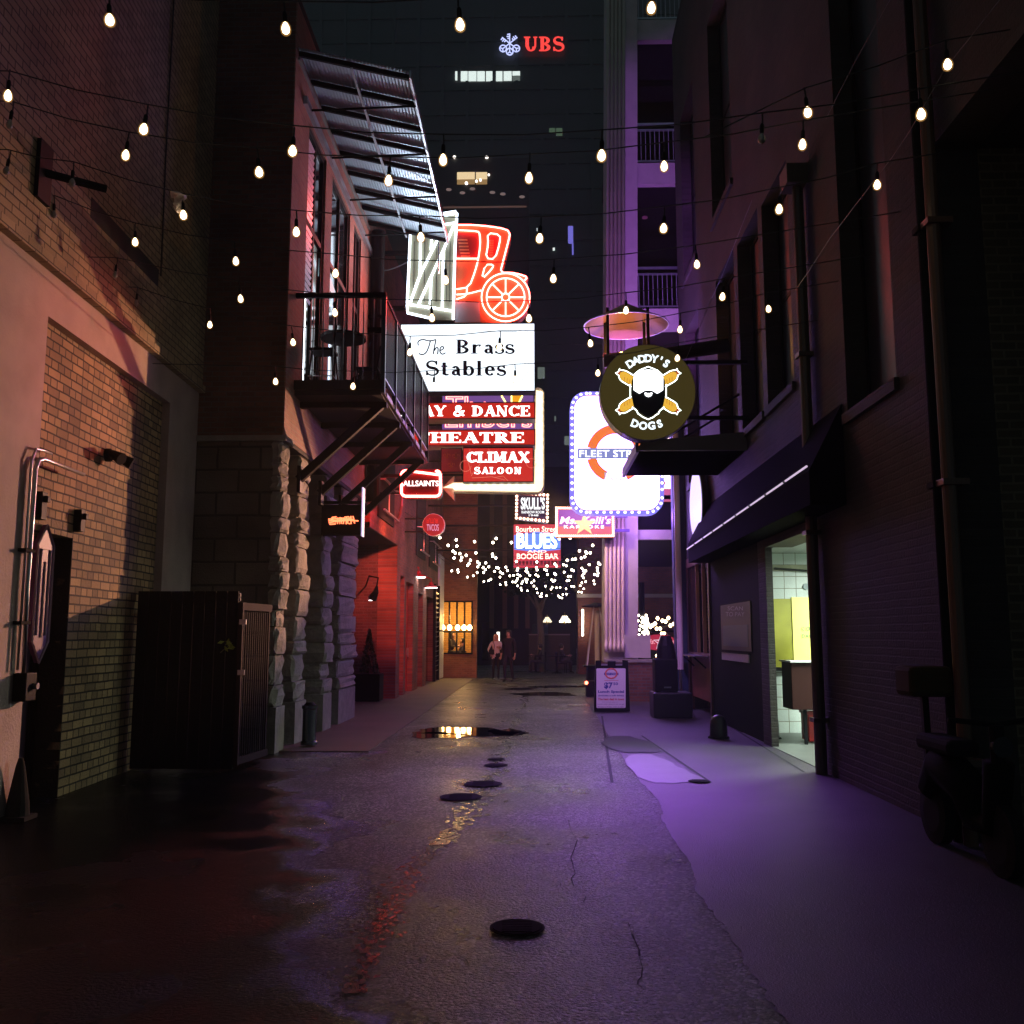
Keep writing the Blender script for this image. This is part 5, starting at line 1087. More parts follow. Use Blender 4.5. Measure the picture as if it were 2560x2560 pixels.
# --- round red sign
D = 25.5; S = PlaneY(D); cx, cy = 1084, 1312; t = thing('round_red_sign', 'round red sign with pale inverted lettering on a wall bracket', 'sign', at(cx, cy, D))
MB().prism([S(*p) for p in circ(cx, cy, 28, 32)], (0, .2, 0)).build('case', mat('case_pale', (.6, .55, .5), .4), t)
MB().prism([S(*p) + Vector((0, -.008, 0)) for p in circ(cx, cy, 27, 32)], (0, .006, 0)).build('face', emis('disc_red', (.42, .004, .016), .6), t)
lp = emis('letter_lilac', (.8, .45, .75), .9); place(sans('TVCOS', .0), 1067, 1311, 1097, 1327, S, 'lettering', lp, t, lift=.012); place(sans('FUTUR', .01), 1067, 1296, 1096, 1308, S, 'lettering', emis('letter_red', (.9, .02, .02), .7), t, lift=.012, y_flip=True)
for dz in (-.18, .18): arm(t, at(cx, cy, D).z + dz, XF, at(cx - 27, cy, D).x, D + .1, .04)
# --- tilted black marquee
D = 31.0; S = PlaneY(D); q4 = [(1297, 1237), (1367, 1243), (1366, 1298), (1295, 1291)]; t = thing('black_marquee_sign', 'black sign with white block capitals in a frame of warm bulbs', 'marquee sign', S(1330, 1300))
MB().prism([S(*p) for p in [(1289, 1228), (1371, 1234), (1369, 1307), (1288, 1297)]], (0, .3, 0)).build('case', mat('case_dkred', (.14, .03, .02), .5), t)
MB().prism([S(*p) + Vector((0, -.008, 0)) for p in q4], (0, .006, 0)).build('face', mat('face_black', (.01, .01, .01), .4), t)
wl_ = emis('letter_white2', (.95, 1, 1), 1.6); place(sans("SKULL'S", .03), 1302, 1243, 1362, 1274, S, 'lettering', wl_, t, lift=.02); place(sans('RAINBOW ROOM', .01), 1304, 1277, 1360, 1284, S, 'lettering', wl_, t, lift=.02); place(sans('1948', .01), 1322, 1286, 1346, 1291, S, 'lettering', wl_, t, lift=.02)
bm = None
def edge_pts(P, n):
    out = []
    for i in range(len(P)):
        a, c = P[i], P[(i + 1) % len(P)]
        for k in range(n[i % len(n)]): out.append((a[0] + (c[0] - a[0]) * k / n[i % len(n)], a[1] + (c[1] - a[1]) * k / n[i % len(n)]))
    return out
def bulb_border(t, S, pts, r, m, lift=.03):
    src = None
    for p in pts:
        q = S(*p) + S.normal * lift
        if src is None:
            src = MB().lathe((0, 0, 0), [(r * .6, .03), (r, 0), (r * .7, -r * .8), (r * .1, -r * 1.1)], 8, 'y').build('border_bulb', m, smooth=True); src.parent = t; src.location = q - root_org(t)
        else: inst('border_bulb', src, t, q)
bulb_border(t, S, edge_pts([(1292, 1232), (1369, 1238), (1368, 1303), (1291, 1295)], [8, 7, 8, 7]), .045, emis('bulb_warm2', (1, .62, .42), 7))
arm(t, S(1300, 1262).z, XF, S(1290, 1262).x, D + .15, .06)
# --- red and blue blues-bar sign
D = 33.0; t, S = lightbox('blues_bar_sign', 'red and blue neon sign with big glowing letters and a brick base band', D, 1284, 1311, 1402, 1419, .3, emis('blues_red', (.75, .06, .09), .8), rim=2)
MB().prism([S(*p) + Vector((0, -.006, 0)) for p in ((1285, 1338), (1343, 1329), (1401, 1340), (1401, 1374), (1343, 1380), (1285, 1374))], (0, .005, 0)).build('blue_field', emis('blues_blue', (.14, .26, .9), 1.2), t)
place(sans('BLUES', .03), 1292, 1332, 1393, 1372, S, 'big_lettering', emis('blues_white', (.55, .8, 1), 6), t, lift=.04)
place(sans('Bourbon Street', .01), 1290, 1316, 1396, 1330, S, 'lettering', emis('blues_pink', (1, .5, .4), 3.5), t, lift=.04); place(sans('AND', .01), 1318, 1376, 1366, 1382, S, 'lettering', emis('blues_pink', (1, .5, .4), 3.5), t, lift=.04)
place(sans('BOOGIE BAR', .02), 1292, 1384, 1396, 1398, S, 'lettering', emis('blues_pink', (1, .5, .4), 3.5), t, lift=.04)
b = MB()
for k in range(13): b.prism([S(*p) + Vector((0, -.006, 0)) for p in ((1288 + 9 * k, 1402), (1294 + 9 * k, 1402), (1294 + 9 * k, 1412), (1288 + 9 * k, 1412))], (0, .004, 0))
b.build('base_band', mat('dk_red_band', (.2, .01, .02), .5), t)
arm(t, S(1290, 1316).z + .05, XF, S(1284, 1316).x, D + .15, .07); arm(t, S(1290, 1375).z, XF, S(1284, 1375).x, D + .15, .05)
# --- karaoke sign
D = 25.0; t, S = lightbox('karaoke_sign', 'violet and orange sign with a gold star framed by warm bulbs, fixed to the column', D - 1.4, 1396, 1274, 1528, 1336, .25, emis('kara_face', (.36, .10, .42), .8), mat('case_orange', (.5, .12, .05), .5), rim=7)
MB().prism([S(*p) + Vector((0, -.004, 0)) for p in ((1396, 1316), (1528, 1316), (1528, 1336), (1396, 1336))], (0, .003, 0)).build('orange_field', emis('kara_orange', (.75, .16, .16), .8), t)
st = []
for k in range(10): a = R(-90 + 36 * k); r = 32 if k % 2 == 0 else 12.5; st.append((1461 + r * math.cos(a), 1311 + r * .95 * math.sin(a)))
place(sans("Ms. Kelli's", .02), 1399, 1291, 1525, 1310, S, 'lettering', emis('kara_pink', (1, .55, .8), 2.5), t, lift=.012, skew=5)
place(sans('KARAOKE', .02, spacing=1.4), 1410, 1313, 1510, 1321, S, 'lettering', emis('kara_white', (.9, .85, 1), 2.5), t, lift=.012)
MB().prism([S(*p) + Vector((0, -.03, 0)) for p in st], (0, .012, 0)).build('star', emis('star_gold', (1, .72, .28), 1.1), t)
bulb_border(t, S, edge_pts([(1391, 1270), (1532, 1272), (1533, 1340), (1391, 1340)], [30, 14, 30, 14]), .028, emis('bulb_warm3', (1, .55, .35), 6))
for px_, py_ in ((1570, 1289), (1575, 1325)): q = S(px_, py_); MB().bar((S(1528, py_).x, q.y + .12, q.z), (q.x, q.y + .12, q.z), .07).build('bracket_arm', mat('violet_arm', (.08, .04, .2), .4), t)

# --- underground-style roundel pub sign
D = 22.0; S = PlaneY(D); t = thing('roundel_pub_sign', 'huge glaring white rounded sign with an orange ring and blue bar, edged by blue bulbs', 'lightbox sign', S(1540, 1285))
MB().prism([S(*p) for p in rrect(1425, 979, 1660, 1286, 39)], (0, .35, 0)).build('case', emis('case_halo', (.26, .22, 1.0), 1.0), t)  # case glows to stand in for the blue halo around the sign
MB().prism([S(*p) + Vector((0, .353, 0)) for p in rrect(1432, 986, 1653, 1279, 34)], (0, .006, 0)).build('rear_face', emis('roundel_rear', (.50, .23, 1.0), 16), t)
MB().prism([S(*p) + Vector((0, -.008, 0)) for p in rrect(1436, 990, 1649, 1275, 32)], (0, .006, 0)).build('face', emis('roundel_face', (.42, .22, 1.0), 12), t)
ring = []
def ringpart(a0, a1, m, nm):
    P = [(1539 + 73 * math.cos(R(a)), 1134 + 73 * math.sin(R(a))) for a in range(a0, a1 + 1, 6)] + [(1539 + 49 * math.cos(R(a)), 1134 + 49 * math.sin(R(a))) for a in range(a1, a0 - 1, -6)]
    MB().prism([S(*p) + Vector((0, -.02, 0)) for p in P], (0, .010, 0)).build(nm, m, t)
om = emis('ring_orange', (1, .22, .05), .95); ringpart(12, 66, om, 'ring'); ringpart(114, 168, om, 'ring'); ringpart(192, 348, om, 'ring')
MB().prism([S(*p) + Vector((0, -.022, 0)) for p in ((1444, 1121), (1634, 1121), (1634, 1147), (1444, 1147))], (0, .010, 0)).build('bar', emis('bar_blue', (.28, .32, .70), .85), t)
place(sans('FLEET STREET', .0), 1449, 1126, 1629, 1143, S, 'lettering', emis('letter_hot', (1, 1, 1), 3), t, lift=.03)
place(sans('PUB', .0), 1511, 1181, 1562, 1201, S, 'lettering', emis('letter_faint', (.74, .68, .76), .62), t, lift=.02)
bulb_border(t, S, [rrect(1430, 984, 1655, 1281, 36, 4)[i] for i in range(20)] + edge_pts([(1430, 1030), (1430, 1240)], [13, 0]) + edge_pts([(1655, 1030), (1655, 1240)], [13, 0]) + edge_pts([(1475, 984), (1615, 984)], [8, 0]) + edge_pts([(1475, 1281), (1615, 1281)], [8, 0]), .036, emis('bulb_blue', (.8, .78, 1), 3), lift=.02)
for zz in (1020, 1240): q = S(1652, zz); MB().bar((q.x, D + .2, q.z), (XR + .1, D + .2, q.z), .09).build('bracket_arm', M_black, t)
lt = bpy.data.lights.new('glow', 'AREA'); lt.shape = 'RECTANGLE'; lt.size = 2.0; lt.size_y = .3; lt.color = (.38, .16, 1.0); lt.energy = 130
lo = bpy.data.objects.new('under_light', lt); COL.objects.link(lo); lo.parent = t; lo.location = S(1540, 1284) + Vector((0, -.05, -.05)) - root_org(t); lo.rotation_euler = (R(-32), 0, 0)  # added area lamp, stands in for the sign's violet light below it
spot(t, 'added_spot', S(1500, 1284) + Vector((0, -.1, -.12)), (-4.7, 9.6, 3.0), (1.0, .47, .23), 6600, 27, .6)  # added orange spot, not the sign's own light, warms the left wall

# --- round hot-dog sign
D = 14.8; S = PlaneY(D); H = lambda P: [(1400 + x * .18634, 840 + y * .18634) for x, y in P]
t = thing('hot_dog_sign', 'round olive sign with a bearded head, crossed sausages and curved white lettering', 'sign', S(1619, 981))
MB().prism([S(*p) for p in circ(1619.5, 981, 120, 56)], (0, .28, 0)).build('case', mat('case_violet', (.12, .10, .16), .35), t)
MB().prism([S(*p) + Vector((0, -.008, 0)) for p in circ(1619.5, 981, 118.5, 56)], (0, .006, 0)).build('face', emis('olive_face', (.062, .046, .012), .72), t)
sa = [(1300, 600), (1375, 555), (1480, 490), (1520, 480), (1555, 495), (1572, 530), (1560, 572), (1530, 600), (1410, 662), (1320, 700)]
kn = [(1552, 480), (1565, 455), (1572, 485), (1600, 505), (1572, 515), (1560, 510)]
mxx = lambda P: [(2366 - x, y) for x, y in P]; myy = lambda P: [(x, 1500 - y) for x, y in P]
so = emis('sausage', (1, .55, .06), .85); kr = emis('knot_red', (.75, .10, .03), .6); ow = emis('halo_white', (.85, 1, .95), 4); bk = mat('beard_black', (.006, .008, .012), .6)
for f_ in (lambda P: P, mxx, myy, lambda P: mxx(myy(P))):
    MB().prism([S(*p) + Vector((0, -.022, 0)) for p in H(f_(sa))], (0, .01, 0)).build('sausage', so, t)
    MB().prism([S(*p) + Vector((0, -.024, 0)) for p in H(f_(kn))], (0, .01, 0)).build('sausage_knot', kr, t)
    tubes('grill_mark', [H(f_([(x, y), (x + 3, y + 52)])) for x, y in ((1430, 590), (1465, 570), (1500, 555))], S, .0035, kr, t, lift=.024)
    tubes('sausage_halo', [H(f_([(1375, 535), (1478, 472), (1520, 462), (1552, 462), (1566, 440), (1582, 480), (1622, 500), (1580, 530), (1578, 545), (1565, 585), (1532, 615), (1410, 685)]))], S, .008, ow, t, lift=.014)
head = [(985, 735), (985, 560), (1010, 530), (1060, 490), (1120, 468), (1180, 462), (1240, 468), (1300, 490), (1350, 530), (1378, 560), (1378, 735), (1302, 782), (1225, 738), (1140, 738), (1062, 782)]
MB().prism([S(*p) + Vector((0, -.05, 0)) for p in H(head)], (0, .01, 0)).build('head', emis('head_white', (.92, .96, 1), 3.2), t)
beard = [(960, 610), (985, 560), (1060, 488), (1183, 440), (1300, 488), (1378, 560), (1403, 610), (1403, 830), (1380, 940), (1345, 985), (1318, 990), (1305, 1030), (1262, 1052), (1250, 1070), (1183, 1102), (1118, 1068), (1105, 1050), (1062, 1030), (1048, 990), (1020, 980), (985, 940), (962, 830)]
MB().prism([S(*p) + Vector((0, -.038, 0)) for p in H(beard)], (0, .01, 0)).build('beard', bk, t)
tubes('head_halo', [H([(985, 530), (1060, 465), (1183, 415), (1305, 465), (1375, 530)]), H([(942, 650), (942, 835)]), H([(1422, 650), (1422, 835)]), H([(965, 955), (1010, 990), (1030, 1010), (1045, 1045), (1090, 1075), (1110, 1090), (1183, 1122), (1255, 1090), (1275, 1070), (1320, 1042), (1335, 1010), (1350, 995), (1395, 955)])], S, .009, ow, t, lift=.016)
MB().prism([S(*p) + Vector((0, -.052, 0)) for p in H([(1130, 775), (1145, 766), (1160, 778), (1205, 778), (1220, 766), (1235, 775), (1225, 810), (1183, 828), (1140, 810)])], (0, .01, 0)).build('mouth', emis('head_white', (.92, .96, 1), 3.2), t)
lwh = emis('letter_curve', (.85, .95, 1), 2.2); lin = mat('letter_inset', (.16, .2, .22), .6)
def curved(text, cx, cy, r, a_mid, step, size, up):
    n = len(text)
    for i, ch in enumerate(text):
        if ch == ' ': continue
        st_ = step * (.55 if ch == "'" else 1); a = R(a_mid + (i - (n - 1) / 2) * step)
        px, py = cx + r * math.sin(a), cy - r * math.cos(a) * up
        rot = a * up
        for bold, m_, lf in ((.035, lwh, .02), (-.02, lin, .024)):
            v, f = sans(ch, bold); wd = max(p[0] for p in v) + min(p[0] for p in v); b = MB()
            pts = []
            for x, y in v:
                u, q = (x - wd / 2) * size, (y - .36) * size
                X, Y = u * math.cos(rot) + q * math.sin(rot), -u * math.sin(rot) + q * math.cos(rot)
                pts.append(S(px + X, py - Y) + Vector((0, -lf, 0)))
            b.add(pts, f); b.build('lettering' if bold > 0 else 'letter_inset', m_, t)
curved("DADDY'S", 1620.5, 981, 85, 0, 10.8, 26, 1); curved('DOGS', 1618, 981, 84, 0, 14.2, 26, -1)
for zz in (900, 1040): q = S(1700, zz); MB().bar((q.x, D + .15, q.z), (XR + .05, D + .15, q.z), .06).build('bracket_arm', M_black, t)
spot(t, 'added_spot', (2.75, 14.7, 6.4), (-4.7, 9.6, 4.3), (1.0, .12, .14), 1000, 19, .8, .1)  # added unseen red spot, not part of the sign, reddens the left plaster
# --- pink arrow tail and striped panels behind the slab canopy
D = 23.2; S = PlaneY(D); t = thing('pink_arrow_sign', 'small pink sign with a white lit arrow below the slab canopy', 'sign', S(1672, 1238))
MB().box(S(1648, 1250).x, S(1692, 1250).x, D, D + .2, S(1670, 1252).z, S(1670, 1180).z).build('case', emis('pink_case', (.75, .16, .30), .6), t)
MB().prism([S(*p) + Vector((0, -.02, 0)) for p in ((1652, 1185), (1688, 1185), (1690, 1222), (1656, 1222), (1664, 1208))], (0, .015, 0)).build('arrow', emis('arrow_white', (1, .9, .8), 2.5), t)
t = thing('striped_sign', 'magenta, pink and violet striped sign with amber end behind the hot-dog sign', 'sign', S(1700, 1100))
for x0, x1, m_, nm in ((1655, 1692, emis('st_magenta', (.55, .03, .26), .7), 'magenta_stripe'), (1693, 1699, emis('st_pink', (.9, .42, .6), .8), 'pink_stripe'), (1700, 1710, emis('st_violet', (.06, .015, .16), .8), 'violet_stripe'), (1711, 1731, emis('st_amber', (1, .48, .13), .9), 'amber_stripe')):
    MB().box(S(x0, 1100).x, S(x1, 1100).x, D, D + .1, S(1700, 1112).z, S(1700, 1044 if x0 > 1700 else 1062).z).build(nm, m_, t)
MB().box(S(1655, 1100).x, S(1760, 1100).x, D + .1, D + .16, S(1700, 1115).z, S(1700, 1040).z).build('backing', M_black, t)
tubes('drop_bulb', [[(1662, 1097), (1668, 1099), (1674, 1101)]], S, .04, emis('drop_hot', (1, .7, .55), 4), t, lift=.05)
# --- red oval sign on a post in the patio
D = 26.5; S = PlaneY(D); t = thing('oval_patio_sign', 'red oval sign with a white star on a thin post in the lit patio', 'sign', S(1647, 1660))
ov = [(1648 + 43 * math.cos(R(a)), 1606 + 20 * math.sin(R(a))) for a in range(0, 360, 10)]
MB().prism([S(*p) for p in ov], (0, .08, 0)).build('board', emis('oval_red', (.55, .03, .07), .75), t)
st = []
for k in range(10): a = R(-90 + 36 * k); r = 19 if k % 2 == 0 else 7; st.append((1652 + r * math.cos(a), 1606 + r * math.sin(a)))
tubes('star_outline', [st + [st[0]]], S, .014, emis('oval_white', (.9, .7, .85), 1.1), t, lift=.02)
place(sans("Ms. Kelli's", .02), 1614, 1597, 1684, 1610, S, 'lettering', emis('oval_pink', (.95, .35, .45), 1.0), t, lift=.015, skew=3)
MB().tube([S(1647, 1626), S(1646, 1690)], .025, 6).build('post', M_steel, t)
# --- emblem and letters on the tower
D = TW - .6; S = PlaneY(D); t = thing('tower_sign', 'glowing red serif capitals beside a blue-white crossed-keys emblem high on the tower', 'sign', S(1320, 130))
place(serif('UBS', .22, .10, .10, .06), 1310, 93, 1411, 131, S, 'lettering', emis('tower_red', (1, .06, .05), 1.4), t, lift=.2)
G = lambda P: [(1120 + x * .18634, 40 + y * .18634) for x, y in P]; kk = []
cx, cy = 828, 378
for ang in (0, 52, -52):
    ca, sa_ = math.cos(R(ang)), math.sin(R(ang)); rt_ = lambda u, v: (cx + u * ca - v * sa_, cy + u * sa_ + v * ca)
    kk += [[rt_(0, -128), rt_(0, 66)], [rt_(0, -120), rt_(-34, -120)], [rt_(0, -92), rt_(-40, -92)], [rt_(0, -66), rt_(-30, -66)]]
    q = [rt_(45 * math.cos(R(k)), 112 + 45 * math.sin(R(k))) for k in range(0, 360, 24)]; kk.append(q + [q[0]]); kk += [[rt_(0, 82), rt_(0, 118)], [rt_(0, 118), rt_(-24, 132)], [rt_(0, 118), rt_(24, 132)]]
tubes('keys_emblem', [G(x) for x in kk], S, .085, emis('tower_blue', (.50, .56, 1), 1.6), t, lift=.2)

# ============================================================ festoon strings across the alley (picture measured on a 1932 px copy)
k1 = 2560 / 1932.0
proto = {}
def bulb_mesh(lit):
    if lit not in proto:
        m = MB().lathe((0, 0, 0), [(.009, .040), (.014, .032), (.023, .013), (.026, -.005), (.022, -.022), (.012, -.032), (.003, -.035)], 12).build('bulb', M_bulb if lit else M_bulboff, smooth=True)
        s = MB().lathe((0, 0, 0), [(.008, .115), (.013, .105), (.015, .095), (.015, .055), (.012, .04)], 10).build('socket', M_black)
        c = MB().tube([(0, 0, .19), (.004, 0, .12)], .006, 5).build('cord', M_wire)
        g_ = MB().lathe((0, 0, 0), [(.012, .044), (.022, .036), (.033, .015), (.036, -.007), (.031, -.030), (.018, -.042), (.003, -.046)], 14).build('halo_shell', M_amber if lit else M_bulboff, smooth=True)  # shell wider than the bulb, an amber halo put in as shape
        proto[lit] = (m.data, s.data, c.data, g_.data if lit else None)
        for o in (m, s, c, g_): bpy.data.objects.remove(o)
    return proto[lit]
def string_light(label, D, bulbs, left=True, right=True, start=None):
    pts = [(x * k1, y * k1, l) for x, y, l in bulbs]; P = [at(x, y, D) for x, y, _ in pts]
    t = thing('string_light', label, 'string light', P[0], group='festoon strings over the alley')
    H_ = Vector((0, 0, .19)); path = []
    if left: path += [Vector((-4.66 if D < 12 else XF, D, P[0].z + .19 + .03 * abs(P[0].x + 4.66)))]
    if start is not None: path.append(start)
    for a, c in zip(P, P[1:] + [None]):
        path.append(a + H_)
        if c is not None: path.append((a + c) / 2 + H_ + Vector((0, 0, -.02)))
    if right: path.append(Vector((XR, D, P[-1].z + .19 + .16 * max(0, XR - P[-1].x))))
    MB().tube(path, .005, 5).build('wire', M_wire, t)
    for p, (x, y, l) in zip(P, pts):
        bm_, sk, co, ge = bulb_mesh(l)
        for nm, me in (('bulb', bm_), ('socket', sk), ('cord', co), ('halo_shell', ge)):
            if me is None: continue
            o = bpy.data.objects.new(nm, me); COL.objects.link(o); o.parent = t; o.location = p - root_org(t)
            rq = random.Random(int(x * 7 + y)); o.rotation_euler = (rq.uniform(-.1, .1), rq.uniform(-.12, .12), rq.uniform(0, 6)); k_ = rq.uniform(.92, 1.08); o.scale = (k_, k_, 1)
    return t
L = lambda *a: [(x, y, 1) for x, y in a]; U = lambda *a: [(x, y, 0) for x, y in a]
string_light('nearest festoon string of warm bulbs, highest in view across the top', 5.5, L((207, 38), (539, 54), (868, 47), (1229, 15)))
s2 = string_light('second festoon string from the camera, starting beside the far left brick', 6.1, L((15, 181), (271, 244), (552, 285), (836, 302), (1135, 294)) + U((1437, 262)) + L((1738, 216)))
string_light('short two-bulb festoon string climbing to the tall dark building', 6.3, L((1524, 212), (1788, 122)), left=False, start=at(1330 * k1, 258 * k1, 6.3))
string_light('third festoon string from the camera, crossing the canopy middle', 6.6, U((18, 235)) + L((237, 293), (489, 325), (733, 341), (998, 336), (1253, 314), (1514, 273)))
string_light('fourth festoon string, its bulbs in front of the gate top and canopy end', 7.4, U((12, 322), (136, 345)) + L((346, 406), (559, 438), (794, 448), (1018, 450), (1252, 431), (1470, 395), (1655, 349)))
string_light('fifth festoon string, one bulb in front of the white gate', 8.4, U((102, 405)) + L((255, 457), (445, 493), (633, 516), (841, 529), (1044, 526), (1315, 499)))
string_light('sixth festoon string, sagging just above the white serif sign', 9.2, U((217, 519)) + L((454, 564), (632, 590), (815, 600), (998, 601), (1181, 586), (1363, 560)))
string_light('seventh festoon string, crossing the face of the white serif sign', 10.2, U((257, 572)) + L((396, 613), (553, 646), (773, 665), (942, 655), (1114, 648), (1283, 622), (1450, 583)))
string_light('lowest near festoon string, passing under the balcony floor line', 11.0, L((520, 720), (666, 729), (818, 728), (972, 716), (1128, 704), (1278, 676)))
# crumpled pale rag caught on the fourth string
c = at(446, 507, 7.4); t = thing('caught_rag', 'crumpled pale plastic bag caught on a festoon wire beside a bulb', 'rag', c)
b = MB(); q = random.Random(4); b.lathe(c, [(.01 + .06 * q.random(), -.07 + .02 * k) for k in range(8)], 9)
b.v = [v + Vector((q.uniform(-.02, .02), q.uniform(-.02, .02), q.uniform(-.015, .015))) for v in b.v]; b.build('bag', mat('bag_pale', (.6, .5, .45), .5), t)
# stay cables along the right wall
def cable(lab, pts):
    t = thing('stay_cable', lab, 'cable', pts[0], group='steel stay cables on the right'); MB().tube(pts, .0035, 5).build('strand', mat('cable_steel', (.12, .12, .12), .4, .6), t)
cable('steel stay cable slanting up the dark wall past two festoon bulbs', [onx(1989, 1360 * 0 + 725, 3.1), onx(2022, 678, 3.1), onx(2075, 596, 3.1), onx(2232, 391, 3.1), onx(2276, 325, 3.1), onx(2361, 175, 3.1), onx(2499, 0, 3.1)])
cable('steel stay cable rising from the hot-dog sign along the dark wall', [at(1714, 900, 15.0), onx(1780, 745, 3.25), onx(1805, 690, 3.25), onx(1880, 500, 3.25)])
cable('faint stay cable high on the tall dark wall', [onx(2065, 297, 3.2), onx(2140, 150, 3.2), onx(2225, 0, 3.2)])

# ============================================================ dense cluster of small bulbs at the far end
c5 = [(535,558),(645,663),(755,588),(762,672),(712,740),(742,765),(803,773),(888,796),(725,832),(828,825),(818,865),(945,860),(925,908),(905,933),(695,1005),(775,990),(780,1020),(905,1088),(985,1070),(1000,612),(1018,763),(1040,885),(1065,910),(1043,950),(1150,897),(1115,960),(1145,987),(1190,950),(1122,1025),(1035,1027),(1125,1148),(1190,1135),(1220,1115),(1247,625),(1290,570),(1495,625),(1240,780),(1245,808),(1285,832),(1268,1010),(1297,960),(1322,968),(1345,1020),(1378,1042),(1342,1088),(1420,955),(1440,1000),(1345,1190),(1418,1160),(1422,1190),(1473,1072),(1523,1065),(1510,1153)]
c6 = [(635,573),(780,565),(898,548),(1083,663),(905,735),(990,750),(1003,768),(1050,763),(930,833),(977,815),(740,862),(812,850),(852,845),(1245,830),(58,878),(333,885),(470,937),(575,913),(598,940),(727,935),(690,922),(78,972),(70,995),(195,972),(188,1005),(210,1025),(328,960),(337,990),(440,985),(463,998),(700,1023),(800,990),(823,1003),(938,970),(1035,920),(1160,900),(1178,918),(1145,965),(1147,1003),(1155,1035),(1107,1053),(1145,1068),(965,1040),(945,1070),(960,1098),(990,1005),(78,1052),(108,1072),(238,1063),(320,1057),(350,1075),(475,1053),(570,1040),(585,1055),(75,1105),(65,1130),(45,1155),(8,1153),(180,1115),(205,1120),(145,1145),(197,1155),(130,1175),(295,1138),(262,1165),(533,1125),(575,1130),(552,1148),(755,1078),(787,1078),(737,1137),(765,1130),(75,1205),(120,1235),(130,1265),(207,1270),(295,1208),(330,1245),(340,1300),(398,1310),(375,1345),(395,1350),(463,1337),(448,1210),(523,1250),(540,1225),(597,1230),(645,1227),(725,1245),(797,1210),(830,1218),(938,1165),(988,1150),(915,1205),(962,1245),(895,1287),(933,1293),(620,1340),(640,1360),(670,1368),(683,1322),(730,1318),(1097,1138),(1105,1180),(960,1000)]
fb_ = sorted([(1000 + x * .18634, 1240 + y * .18634) for x, y in c5] + [(1280 + x * .18634, 1240 + y * .18634) for x, y in c6], key=lambda p: p[1])
src = MB().lathe((0, 0, 0), [(.012, .034), (.030, .014), (.033, -.006), (.024, -.026), (.008, -.034)], 8).build('bulb', M_bulbfar, smooth=True)
fbm = src.data; bpy.data.objects.remove(src); n_ = 12; per = (len(fb_) + n_ - 1) // n_
for s in range(n_):
    row = sorted(fb_[s * per:(s + 1) * per])
    if not row: continue
    D = 25.5 + 15.5 * s / (n_ - 1); P = [at(x, y, D) for x, y in row]
    t = thing('string_light', 'string of small white bulbs in the dense sagging cluster at the alley end', 'string light', P[0], group='small bulb strings over the far alley end')
    zm = [p.z for p in P]; path = [Vector((XF, D, max(zm) + .7))]; win = 3
    for i, p in enumerate(P): path.append(Vector((p.x, D, max(zm[max(0, i - win):i + win + 1]) + .10)))
    path.append(Vector((3.0, D, max(zm) + .7))); MB().tube(path, .006, 4).build('wire', M_wire, t)
    b = MB()
    for i, p in enumerate(P):
        o = bpy.data.objects.new('bulb', fbm); COL.objects.link(o); o.parent = t; o.location = p - root_org(t)
        b.tube([p + Vector((0, 0, .04)), path[i + 1]], .006, 4)
    b.build('drop_cord', M_wire, t)

# ============================================================ trees, chandeliers and lights at the alley end
def tree(px, py0, py1, D, crown_px, lab, seed, cw=(.02, .03, .015), r=.16):
    g = ong(px, 1690); x = at(px, 1600, D).x; t = thing('street_tree', lab, 'tree', (x, D, 0)); q = random.Random(seed)
    ztop = at(px, py0, D).z
    b = MB(); b.tube([(x, D, 0), (x + .05, D, ztop * .5), (x - .04, D, ztop)], [r * 1.2, r, r * .75], 10)
    for k in range(6): a = k * 1.05; b.tube([(x, D, ztop - .1 * k), (x + .7 * math.cos(a), D + .7 * math.sin(a), ztop + .7), (x + 1.4 * math.cos(a), D + 1.3 * math.sin(a), ztop + 1.3)], [r * .4, r * .25, r * .1], 6)
    b.build('trunk', mat('tree_bark', (.16, .14, .09), .9, bump=.6, bscale=12), t)
    b = MB()
    for k in range(1500):
        a, e, rr_ = q.uniform(0, 6.28), q.uniform(-.6, 1.4), crown_px * unit(D) * q.uniform(.35, 1) ** .6
        p = Vector((x + rr_ * math.cos(a) * math.cos(e), D + rr_ * math.sin(a) * math.cos(e), ztop + .9 + rr_ * .6 * math.sin(e))); d = Vector((q.uniform(-1, 1), q.uniform(-1, 1), q.uniform(-1, 1))).normalized() * .13; s = d.cross(Vector((.3, .2, 1))).normalized() * .06
        b.quad(p - d, p + s, p + d, p - s)
    b.build('crown', mat('tree_leaf', cw, .6), t); return t
tree(1350, 1512, 1690, 43.0, 95, 'street tree with a pale mottled trunk at the end of the alley', 3)
tree(1448, 1470, 1690, 41.0, 60, 'slim dark street tree before the dim corner building', 5, r=.12)
